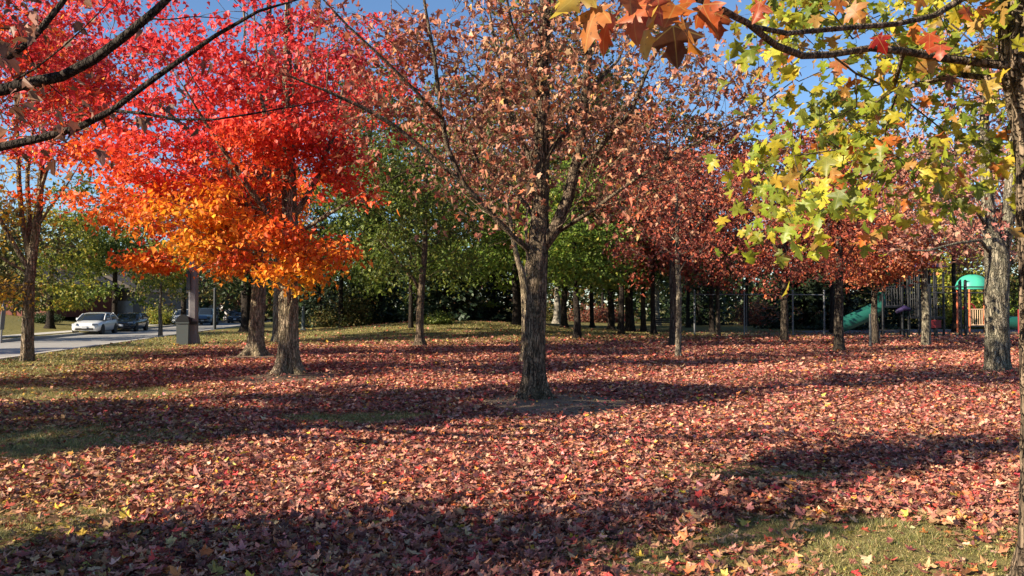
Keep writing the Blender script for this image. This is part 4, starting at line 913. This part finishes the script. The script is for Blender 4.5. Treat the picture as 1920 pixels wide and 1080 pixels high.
# ------------------------------------------------------------------ cars
M['white_paint'] = plain('white_paint', (.78, .8, .82), .25, spec=.5, var=.02, coat=1)
M['black_paint'] = plain('black_paint', (.02, .022, .028), .25, spec=.5, var=.05, coat=1)
M['blue_paint'] = plain('blue_paint', (.05, .10, .16), .28, spec=.5, var=.05, coat=1)
M['glass'] = plain('dark_glass', (.015, .02, .025), .05, spec=.8, var=.02)
M['tyre'] = plain('tyre_rubber', (.018, .018, .018), .8)
M['rim'] = plain('alloy', (.35, .36, .38), .35, metal=.7)
M['lamp'] = plain('headlight_lens', (.32, .34, .36), .12, spec=.8, var=.02)
M['black'] = plain('black_plastic', (.018, .018, .02), .6)
M['plate'] = plain('number_plate', (.6, .62, .66), .5)
def car(label, px, d, paint, Lc=4.7, Wc=1.86, H=1.45, hood=.92, belt=.98, roof=(-.05, 1.35), ws=.95, rw=2.1, suv=False, head=None, name='parked_car', group='cars parked along the far kerb', cat='car'):
    """front of the car is at local -Y"""
    x = X_at(px, d); head = math.atan2(-.187, 1) * -1 if head is None else head
    u = (x - float(road_cx(d))) * .983
    z = -.155 if abs(u) < ROAD_HW else gz(x, d)
    root = empty(name, (x, d, z), label, cat, group, rz=head)
    hl = Lc / 2; hw = Wc / 2; cl = .2
    # body: stations along the length, (y, half width, bottom, top)
    st = [(-hl, .72, .34, .58), (-hl + .06, .84, .26, .68), (-hl + .3, .95, .22, hood - .14), (-hl + .75, 1, .2, hood - .05), (-hl + 1.25, 1, .2, hood + .03), (-.5, 1, .2, belt), (.6, 1, .2, belt + .03), (1.5, 1, .2, belt + .06), (hl - .35, .97, .24, belt + .06), (hl - .08, .88, .3, belt - .02), (hl, .78, .38, belt - .2)]
    rings = []
    for y, w, zb, zt in st:
        w *= hw; m = zb + (zt - zb) * .55
        half = [(w * .82, zb), (w * .97, zb + .1), (w, m), (w * .965, zt - .09), (w * .86, zt - .015), (w * .45, zt + .02)]
        rings.append([(a, y, h) for a, h in half] + [(-a, y, h) for a, h in half[::-1]])
    body = MB(); body.loft(rings)
    # cabin shell
    y0, y1 = -ws, rw; rt = H; cab = []
    for y, zt, k in ((y0 - .12, belt - .02, .92), (y0 + .3, belt + (rt - belt) * .52, .88), (roof[0] - .2, rt - .05, .80), (roof[0] + .35, rt, .77), (roof[1], rt - .02, .76), ((roof[1] + y1) / 2, belt + (rt - belt) * .6, .80), (y1, belt + .04, .86)):
        b0 = belt - .05; f = (zt - b0) / (rt - b0)
        half = [(hw * .95, b0), (hw * (.95 - .10 * f * .5), b0 + (zt - b0) * .5), (hw * (.95 - .17 * f), zt - .05 * f), (hw * .55, zt)]
        cab.append([(a, y, h) for a, h in half] + [(-a, y, h) for a, h in half[::-1]])
    bo = body.build('body', paint, root)
    m = MB(); m.loft(cab); m.build('window_glass', M['glass'], root)
    m = MB(); up = lambda q, e: (q[0] * 1.012, q[1], q[2] + e)
    rr_ = [[up(q, .012) for q in (r_[2], r_[3], r_[4], r_[5])] + [up(q, -.05) for q in (r_[5], r_[4], r_[3], r_[2])] for r_ in cab[2:5]]
    m.loft(rr_); m.build('roof', paint, root)
    def pillar(pts, r):
        m = MB(); m.tube(pts, r, 6); m.build('window_pillar', paint, root)
    for s in (-1, 1):
        side = [r_[2] if s > 0 else r_[5] for r_ in cab]; low = [r_[0] if s > 0 else r_[7] for r_ in cab]
        off = lambda q: (q[0] * 1.012, q[1], q[2])
        pillar([off(side[0]), off(side[1]), off(side[2])], .04); pillar([off(side[4]), off(side[5]), off(side[6])], .06)
        mid_ = [(v[0] * 1.012, .42, v[2]) for v in (low[3], cab[3][1 if s > 0 else 6], side[3])]
        pillar(mid_, .04)
    for s in (-1, 1):
        m = MB(); m.box((s * (hw + .07), -ws + .38, belt + .06), (.18, .1, .13), top=(.9, .8)); m.build('wing_mirror', paint, root)
        m = MB(); m.box((s * hw * .66, -hl + .13, .70 if not suv else hood - .18), (.38, .24, .11), rz=s * -.38 * -1, top=(.8, .8)); m.build('headlight', M['lamp'], root)
        for yy in (-hl + .9, hl - .95):
            m = MB(); r = .33 if not suv else .37
            prof = [(r * .62, -.1), (r * .96, -.11), (r, -.07), (r, .07), (r * .96, .11), (r * .62, .1)]
            m.loft([[(s * (hw - .11) + o_, yy + rr * math.cos(t), rr + 0 + rr * math.sin(t) + (r - rr)) for t in np.linspace(0, 2 * math.pi, 22)[:-1]] for rr, o_ in prof], caps=False)
            w = m.build('wheel', M['tyre'], root)
            m = MB(); m.loft([[(s * (hw - .03) + o_ * s, yy + rr * math.cos(t), r + rr * math.sin(t)) for t in np.linspace(0, 2 * math.pi, 22)[:-1]] for rr, o_ in ((r * .64, 0), (r * .55, .005), (r * .2, -.015), (.03, -.01))])
            m.build('rim', M['rim'], w)
            m = MB(); m.loft([[(s * (hw - .2) + o_ * s, yy + rr * math.cos(t), r + rr * math.sin(t)) for t in np.linspace(0, 2 * math.pi, 22)[:-1]] for rr, o_ in ((r * 1.17, 0), (r * 1.17, .203))])
            m.build('wheel_arch', M['black'], root)
    m = MB(); m.box((0, -hl + .05, .38), (Wc * .62, .14, .13), top=(.95, 1)); m.build('air_intake', M['black'], root)
    if paint is not M['white_paint'] or suv: m = MB(); m.box((0, -hl + .06, .62), (Wc * .5, .14, .13)); m.build('grille', M['black'], root)
    m = MB(); m.box((0, -hl - .025, .5), (.32, .03, .15)); m.build('number_plate', M['plate'], root)
    return root
car('white rounded electric car parked facing the camera on the far side of the road', 180, 56.5, M['white_paint'], H=1.5, belt=1.0, hood=.9)
car('black sedan parked close behind the white rounded car', 244, 63.5, M['black_paint'], H=1.44, belt=.98)
car('white sport utility car mostly hidden behind the wooden pole and bin', 347, 84, M['white_paint'], Lc=4.6, H=1.72, belt=1.08, hood=1.08, suv=True)
car('dark blue boxy van standing right of the wooden pole', 388, 88, M['blue_paint'], Lc=4.8, H=1.85, belt=1.12, hood=1.1, ws=1.0, roof=(-.3, 2.0), rw=2.3, suv=True)
car('dark car far down the road beside the thick black trunk', 446, 99, M['black_paint'], Lc=4.5, H=1.62, belt=1.05, hood=1.0, suv=True)

# ------------------------------------------------------------------ houses across the road
M['brick'] = plain('red_brick', (.13, .04, .03), .9, var=.3, scale=9, bump=.3)
M['greybrick'] = plain('grey_brick', (.22, .19, .17), .9, var=.25, scale=9, bump=.3)
M['shingle'] = plain('roof_shingles', (.07, .06, .055), .95, var=.3, scale=12, bump=.3)
M['white'] = plain('white_trim', (.7, .69, .66), .6, var=.06)
M['garage'] = plain('garage_door_paint', (.5, .49, .5), .6, var=.06)
def house(label, px, d, w, dep, wall_h, roof_h, wall_mat, rz, garage=True, wins=((-.3, .55),)):
    x = X_at(px, d); root = empty('house', (x, d, gz(x, d) - .1), label, 'house', 'houses across the road', rz)
    m = MB(); m.box((0, 0, wall_h / 2), (w, dep, wall_h)); m.build('wall', wall_mat, root)
    o = .45; m = MB(); R = [[(-w / 2 - o, -dep / 2 - o, wall_h + .01), (0, -dep / 2 - o, wall_h + roof_h), (w / 2 + o, -dep / 2 - o, wall_h + .01)], [(-w / 2 - o, dep / 2 + o, wall_h + .01), (0, dep / 2 + o, wall_h + roof_h), (w / 2 + o, dep / 2 + o, wall_h + .01)]]
    m.loft(R, smooth=False); rf = m.build('roof', M['shingle'], root)
    m = MB(); m.box((w * .22, dep * .1, wall_h + roof_h), (.8, .8, 1.6)); m.build('chimney', wall_mat, rf)
    fy = -dep / 2
    if garage:
        m = MB(); m.box((w * .24, fy - .02, 1.15), (w * .36, .12, 2.2))
        for i in range(1, 4): m.box((w * .24, fy - .085, .05 + i * .55), (w * .36, .02, .03))
        m.build('garage_door', M['garage'], root)
    m = MB(); m.box((-w * .06, fy - .02, 1.1), (1.0, .12, 2.1)); dr = m.build('door', M['black'], root)
    m = MB(); m.box((-w * .06 + .38, fy - .1, 1.05), (.05, .08, .14)); m.build('handle', M['rim'], dr)
    for fx, fz in wins:
        m = MB(); m.box((fx * w, fy - .015, wall_h * fz), (1.7, .13, 1.3)); wi = m.build('window', M['white'], root)
        m = MB(); m.box((fx * w - .4, fy - .09, wall_h * fz), (.7, .04, 1.1)); m.box((fx * w + .4, fy - .09, wall_h * fz), (.7, .04, 1.1)); m.build('pane', M['glass'], wi)
    for s in (-.47, .02):
        m = MB(); m.box((s * w, fy - 1.3, 1.25), (.28, .28, 2.5)); m.box((s * w, fy - 1.3, 2.56), (.4, .4, .14)); m.build('porch_post', M['white'], root)
    m = MB(); m.box((-w * .225, fy - .8, 2.75), (w * .56, 1.7, .2)); m.build('porch_roof', M['shingle'], root)
house('red brick house behind the lawn at the left', 75, 82, 11, 9, 3.0, 2.6, M['brick'], -.28, garage=False, wins=((-.34, .5), (.3, .5)))
house('grey house with a pale garage door behind the parked cars', 232, 92, 13, 9, 3.2, 2.8, M['greybrick'], -.3, wins=((-.36, .5),))
house('far brick house with a pale garage door down the road', 420, 122, 13, 9, 3.2, 3, M['brick'], -.3, wins=((-.34, .5),))

# ------------------------------------------------------------------ pole, bin, posts, signs, benches
M['wood_grey'] = plain('weathered_concrete', (.19, .175, .18), .85, var=.2, scale=7, bump=.3)
M['bin'] = plain('bin_plastic', (.12, .14, .135), .55, var=.1)
M['bin_lid'] = plain('bin_lid_plastic', (.025, .028, .03), .5, var=.1)
M['metal'] = plain('galvanised', (.15, .155, .165), .55, metal=.3, var=.15)
M['dark_metal'] = plain('dark_metal', (.035, .04, .045), .5, var=.15)
d = 36.4; x = X_at(363, d); g0 = gz(x, d)
root = empty('utility_pole', (x, d, g0), 'stout grey square pole with a sloped foot standing behind the bin', 'pole', rz=.12)
m = MB(); m.loft([[(a * r, b_ * r, z) for a, b_ in ((-1, -.6), (-.6, -1), (.6, -1), (1, -.6), (1, .6), (.6, 1), (-.6, 1), (-1, .6))] for r, z in ((.195, .3), (.19, 1.5), (.18, 3.5), (.165, 6.5), (.15, 9.0))], smooth=False); m.build('shaft', M['wood_grey'], root)
m = MB(); m.box((0, 0, .19), (.54, .54, .48), top=(.76, .76)); m.build('foot', M['wood_grey'], root)
m = MB(); m.box((-.16, -.24, 2.85), (.16, .12, .85)); m.box((-.16, -.24, 3.3), (.2, .16, .05)); m.build('meter_box', M['dark_metal'], root)
m = MB(); m.tube([(0, 0, 8.6), (.5, -.1, 8.95), (1.5, -.3, 9.1)], .04); m.box((1.8, -.36, 9.1), (.7, .26, .14), top=(.8, .8)); m.build('lamp_arm', M['metal'], root)
x = X_at(344, 36.0); g0 = gz(x, 36.0)
root = empty('litter_bin', (x, 36.0, g0), 'grey green square litter bin with a dark domed lid beside the pole', 'bin', rz=.25)
m = MB(); m.box((0, 0, .48), (.48, .5, .96), top=(1.06, 1.06)); m.box((0, 0, .97), (.56, .58, .05)); m.build('bin_body', M['bin'], root)
m = MB(); m.loft([[(.28 * math.cos(t), rx * .29, 1.0 + .33 * math.sin(t)) for t in np.linspace(0, math.pi, 11)] for rx in (-1, -.96, .96, 1)], smooth=False); m.build('lid', M['bin_lid'], root)
m = MB(); m.box((.42, .1, .96), (.34, .07, .14)); m.box((.33, .1, 1.12), (.06, .3, .16)); m.build('bracket', M['black'], root)

def post(label, px, d, h, r, material, name='post'):
    x = X_at(px, d); root = empty(name, (x, d, gz(x, d)), label, 'post')
    m = MB(); m.tube([(0, 0, -.1), (0, 0, h * .5), (0, 0, h)], [r, r * .95, r * .85], 12); m.build('shaft', material, root)
    m = MB(); m.box((0, 0, .04), (r * 3.2, r * 3.2, .12), top=(.8, .8)); m.build('base', material, root)
    m = MB(); m.tube([(0, 0, h), (0, 0, h + r * .5), (0, 0, h + r)], [r * 1.05, r * .9, r * .3], 12); m.build('cap', material, root)
post('slim dark post between the blue van and the thick black trunk', 403, 62, 3.2, .12, M['dark_metal'])
post('short bluish grey post right of the nearer fiery maple', 569, 54, 1.5, .12, M['bin'])
post('thin dark post before the rust coloured tree', 1631, 33, 1.35, .05, M['dark_metal'])
x = X_at(3, 41.0); root = empty('sign', (x, 41, gz(x, 41)), 'leaning grey board on a post at the left edge beyond the road', 'sign')
m = MB(); m.tube([(0, 0, -.1), (.05, 0, 1.3), (.1, 0, 2.3)], .045); m.build('post', M['metal'], root)
m = MB(); m.box((.12, -.06, 1.35), (.34, .03, 1.2), rot=Vector((.08, 0, 1)).to_track_quat('Z', 'Y').to_matrix()); m.build('board', M['metal'], root)

# rail frame
d = 48.0; x = X_at(1302, d); root = empty('fence', (x, d, gz(x, d)), 'tall grey frame of posts and one top rail beyond the leaves', 'fence')
for px in (1302, 1395, 1486, 1545):
    xx = X_at(px, d) - x; m = MB(); m.tube([(xx, 0, -.1), (xx, 0, 1.4), (xx, 0, 2.66)], .05, 10); m.tube([(xx, 0, 2.66), (xx, 0, 2.70), (xx, 0, 2.73)], [.06, .055, .02], 10); m.build('post', M['metal'], root)
m = MB(); m.tube([(0, -.0, 2.44), (4, 0, 2.44), (X_at(1545, d) - x, 0, 2.42)], .03, 8); m.build('top_rail', M['metal'], root)
m = MB(); m.tube([(X_at(1400, d) - x, .05, 0), (X_at(1400, d) - x, .05, 2.44)], .022, 6); m.build('brace', M['metal'], root)

M['bench_wood'] = plain('bench_wood', (.06, .05, .045), .7, var=.25, scale=9)
def bench(label, px, d, L_, rz=0.0, back=True):
    x = X_at(px, d); root = empty('park_bench', (x, d, gz(x, d)), label, 'bench', rz=rz)
    m = MB()
    for k in range(4): m.box((0, -.2 + k * .125, .46), (L_, .1, .04))
    m.build('seat', M['bench_wood'], root)
    if back:
        m = MB()
        for k in range(3): m.box((0, .27 + k * .03, .6 + k * .13), (L_, .035, .1))
        m.build('backrest', M['bench_wood'], root)
    for s in (-1, 1):
        m = MB(); m.box((s * L_ * .4, -.16, .21), (.07, .07, .46)); m.box((s * L_ * .4, .2, .21), (.07, .07, .46)); m.box((s * L_ * .4, .02, .415), (.06, .46, .04))
        if back: m.box((s * L_ * .4, .295, .62), (.05, .05, .5))
        m.build('leg', M['dark_metal'], root)
bench('dark park bench in front of the whitish trunk', 1243, 57, 1.5)
bench('dark backless bench in front of the play tower', 1672, 43, 1.9, back=False)

# ------------------------------------------------------------------ playground
M['play_green'] = plain('green_plastic', (.01, .085, .065), .4, var=.06)  # green plastic with the shade on the slide painted in as a darker tone
M['dome_green'] = plain('dome_plastic', (.05, .36, .25), .45, var=.06)
M['play_orange'] = plain('orange_steel', (.55, .14, .06), .45, var=.08)
M['play_red'] = plain('red_plastic', (.22, .02, .022), .4, var=.06)
M['play_beige'] = plain('beige_rails', (.62, .42, .27), .5, var=.08)
M['play_purple'] = plain('purple_plastic', (.035, .022, .075), .4, var=.06)
M['play_dark'] = plain('dark_steel', (.008, .009, .012), .45, var=.1)  # dark steel, lowered further so the colour includes the shade on the posts
M['play_grey'] = plain('grey_bars', (.04, .04, .044), .5, var=.1)  # bar grey also darkened in place of the shade over the playground
d = 46.0; x0 = X_at(1705, d); root = empty('play_tower', (x0, d, 0.0), 'dark play tower with barred platforms and a green slide', 'play equipment')
def lx(px): return X_at(px, d) - x0
def lz(py): return Z_at(py, d)
def bars(m, xa, xb, y, za, zb, n, r=.017):
    m.tube([(xa, y, zb), (xb, y, zb)], r * 1.5, 6); m.tube([(xa, y, za), (xb, y, za)], r * 1.5, 6)
    for i in range(n): q = xa + (xb - xa) * i / (n - 1); m.tube([(q, y, za), (q, y, zb)], r, 5)
for px, py, yy in ((1655, 536, 0), (1662, 534, 1.4), (1703, 508, 0), (1710, 504, 1.4), (1755, 520, 0), (1767, 505, 1.4), (1716, 500, -.4), (1762, 512, -.4), (1676, 540, 1.5), (1690, 536, -.1), (1728, 506, 1.5), (1745, 512, -.4)):
    m = MB(); m.tube([(lx(px), yy, -.1), (lx(px), yy, 1.5), (lx(px), yy, lz(py))], .065, 10); m.tube([(lx(px), yy, lz(py)), (lx(px), yy, lz(py) + .06)], [.075, .03], 10); m.build('post', M['play_dark'], root)
m = MB(); m.box((lx(1682), .7, lz(575)), (lx(1708) - lx(1655), 1.5, .09)); m.build('deck', M['play_dark'], root)
m = MB(); m.box((lx(1736), .5, lz(596)), (lx(1767) - lx(1710), 1.9, .09)); m.build('deck', M['play_dark'], root)
m = MB(); bars(m, lx(1662), lx(1703), 0, lz(573), lz(537), 9); m.build('barrier', M['play_grey'], root)
m = MB(); bars(m, lx(1720), lx(1760), -.4, lz(594), lz(560), 9); m.build('barrier', M['play_grey'], root)
m = MB(); bars(m, lx(1716), lx(1767), 1.4, lz(560), lz(515), 8); m.build('barrier', M['play_grey'], root)
m = MB(); bars(m, lx(1655), lx(1703), 1.4, lz(573), lz(540), 10); m.build('barrier', M['play_grey'], root)
m = MB(); bars(m, lx(1704), lx(1716), -.2, lz(596), lz(512), 4); m.build('ladder', M['play_grey'], root)
m = MB(); m.tube([(lx(1706), 0, lz(532)), (lx(1736), -.4, lz(534)), (lx(1767), 0, lz(534))], .035, 8); m.build('overhead_bar', M['play_grey'], root)
m = MB(); m.box((lx(1752), 1.3, lz(580)), (.9, .07, .8)); m.build('play_panel', M['play_dark'], root)
m = MB(); m.box((lx(1738), .5, lz(500)), (lx(1772) - lx(1706), 2.1, .07), top=(.9, .9)); m.box((lx(1742), .5, lz(497) + .12), (1.3, 1.5, .3), top=(.2, .3)); m.build('roof', M['play_purple'], root)
m = MB(); m.tube([(lx(1678), -.1, lz(585)), (lx(1690), -.35, lz(577)), (lx(1702), -.2, lz(580))], [.1, .16, .1], 10); m.build('bubble_panel', M['play_purple'], root)
m = MB(); m.box((lx(1742), -.5, lz(607)), (.8, .08, .45)); m.build('play_panel', M['play_red'], root)
sl = []
for f in np.linspace(0, 1, 9):
    px, py = 1662 + (1580 - 1662) * f, 576 + (616 - 576) * (f ** .85 if f < .85 else .87 + (f - .85) * .7)
    X_, Z_ = lx(px), lz(py); hw_ = .42
    prof = [(-hw_, .5), (-hw_, .0), (-.3, -.3), (.3, -.3), (hw_, .0), (hw_, .5), (hw_ - .05, .5), (hw_ - .06, .03), (.27, -.08), (-.27, -.08), (-hw_ + .06, .03), (-hw_ + .05, .5)]
    sl.append([(X_, .6 + a, Z_ + b_) for a, b_ in prof])
m = MB(); m.loft(sl); m.build('slide', M['play_green'], root)
m = MB(); m.loft([[(lx(1662) + rx, .6 + .5 * math.cos(t), lz(576) + .95 * math.sin(t)) for t in list(np.linspace(0, math.pi, 12)) ] + [(lx(1662) + rx, .6 + .43 * math.cos(t), lz(576) + .87 * math.sin(t)) for t in np.linspace(math.pi, 0, 12)] for rx in (-.12, .02)], smooth=False); m.build('slide_hood', M['play_green'], root)

d = 45.0; x0 = X_at(1806, d); root = empty('climbing_bars', (x0, d, 0.0), 'two thick black posts carrying overhead bars in front of the domed playhouse', 'play equipment')
for px, py, yy in ((1800, 529, 0), (1812, 527, .1), (1744, 536, .1), (1856, 536, .1)):
    m = MB(); m.tube([(lx(px), yy, -.1), (lx(px), yy, 1.6), (lx(px), yy, lz(py))], .085, 12); m.tube([(lx(px), yy, lz(py)), (lx(px), yy, lz(py) + .05), (lx(px), yy, lz(py) + .09)], [.085, .065, .02], 12); m.build('post', M['play_dark'], root)
for py, yy in ((538, -.0), (549, .1)):
    m = MB(); m.tube([(lx(1744), yy, lz(py)), (lx(1800), yy, lz(py)), (lx(1856), yy, lz(py))], .035, 8)
    m.build('overhead_bar', M['play_grey'], root)

d = 52.0; x0 = X_at(1823, d); root = empty('playhouse', (x0, d, 0.0), 'orange posted playhouse under a green dome roof', 'play equipment')
m = MB(); dome = []
n8 = 24
for a in np.linspace(0, math.pi / 2, 9):
    R = 1.0 * math.cos(a) ** .9 if a < 1.57 else .02
    dome.append([(R * math.cos(t) * (1 + .03 * math.cos(8 * t)), R * math.sin(t) * (1 + .03 * math.cos(8 * t)), lz(541) + .92 * math.sin(a)) for t in np.arange(n8) * 2 * math.pi / n8])
dome[-1] = [(.03 * math.cos(t), .03 * math.sin(t), lz(541) + .92) for t in np.arange(n8) * 2 * math.pi / n8]
m.loft([[(v[0] * .97, v[1] * .97, v[2] - .06) for v in dome[0]]] + dome); m.build('dome_roof', M['dome_green'], root)
for px, yy in ((1806, -.7), (1806, .7), (1837, -.75), (1857, -.6), (1857, .7)):
    m = MB(); m.tube([(lx(px), yy, -.1), (lx(px), yy, 1.5), (lx(px), yy, lz(540))], .06, 10); m.build('post', M['play_orange'], root)
m = MB(); m.box((lx(1834), 0, lz(611)), (1.9, 1.6, .1)); m.build('deck', M['play_dark'], root)
m = MB(); bars(m, lx(1808), lx(1837), -.72, lz(609), lz(580), 8, .025); m.build('barrier', M['play_beige'], root)
m = MB(); m.box((lx(1848), -.66, lz(590)), (.5, .06, 1.3)); m.build('play_panel', M['play_orange'], root)
m = MB(); m.loft([[(lx(1828) + .42 * math.cos(t), yy, lz(580) + .42 * math.sin(t)) for t in np.linspace(0, math.pi, 12)] + [(lx(1828) + .34 * math.cos(t), yy, lz(580) + .34 * math.sin(t)) for t in np.linspace(math.pi, 0, 12)] for yy in (.6, .75)], smooth=False); m.build('arch', M['play_red'], root)
m = MB(); m.tube([(lx(1862), .2, lz(604)), (lx(1885), .2, lz(604)), (lx(1912), .2, lz(606))], .42, 16); m.build('crawl_tube', M['play_green'], root)
for px in (1902, 1912):
    m = MB(); m.tube([(lx(px), -.4, -.1), (lx(px), -.4, lz(580))], .05, 8); m.build('post', M['play_red'], root)

# ------------------------------------------------------------------ sky, sun, camera
EL, AZ = 25.0, (-.90, -.43)
w = bpy.data.worlds.new('World'); bpy.context.scene.world = w; w.use_nodes = True
nt = w.node_tree; nt.nodes.clear(); bg = nt.nodes.new('ShaderNodeBackground'); so = nt.nodes.new('ShaderNodeOutputWorld'); sk = nt.nodes.new('ShaderNodeTexSky')
sk.sky_type = 'NISHITA'; sk.sun_disc = False; sk.sun_elevation = math.radians(EL); sk.sun_rotation = math.atan2(AZ[0], AZ[1])
sk.air_density = 1.0; sk.dust_density = .1; sk.ozone_density = 5.0
bg.inputs[1].default_value = .07
nt.links.new(sk.outputs[0], bg.inputs[0]); nt.links.new(bg.outputs[0], so.inputs[0])
sl_ = bpy.data.lights.new('sun', 'SUN'); sl_.energy = 5.0; sl_.angle = math.radians(.53); sl_.color = (1.0, .86, .66)
so_ = bpy.data.objects.new('sun', sl_); C.objects.link(so_)
a = Vector((AZ[0], AZ[1], 0)).normalized() * math.cos(math.radians(EL)); dirn = Vector((-a.x, -a.y, -math.sin(math.radians(EL))))
so_.rotation_euler = dirn.to_track_quat('-Z', 'Y').to_euler(); so_.location = (-20, -10, 30)
cd = bpy.data.cameras.new('camera'); cd.sensor_width = 36; cd.lens = F_PX / 1920 * 36; cd.clip_end = 3000; cd.clip_start = .05
co = bpy.data.objects.new('camera', cd); C.objects.link(co); co.location = (0, 0, EYE)
co.rotation_euler = (math.pi / 2 + math.atan((HOR - 540) / F_PX), 0, 0)
sc = bpy.context.scene; sc.camera = co
sc.view_settings.view_transform = 'Standard'; sc.view_settings.look = 'None'; sc.view_settings.exposure = 1.38; sc.view_settings.gamma = 1.0
sc.view_settings.use_curve_mapping = False
try:
    sc.cycles.max_bounces = 6; sc.cycles.diffuse_bounces = 3; sc.cycles.glossy_bounces = 2; sc.cycles.transmission_bounces = 4; sc.cycles.transparent_max_bounces = 4
    sc.cycles.use_denoising = True
except Exception: pass
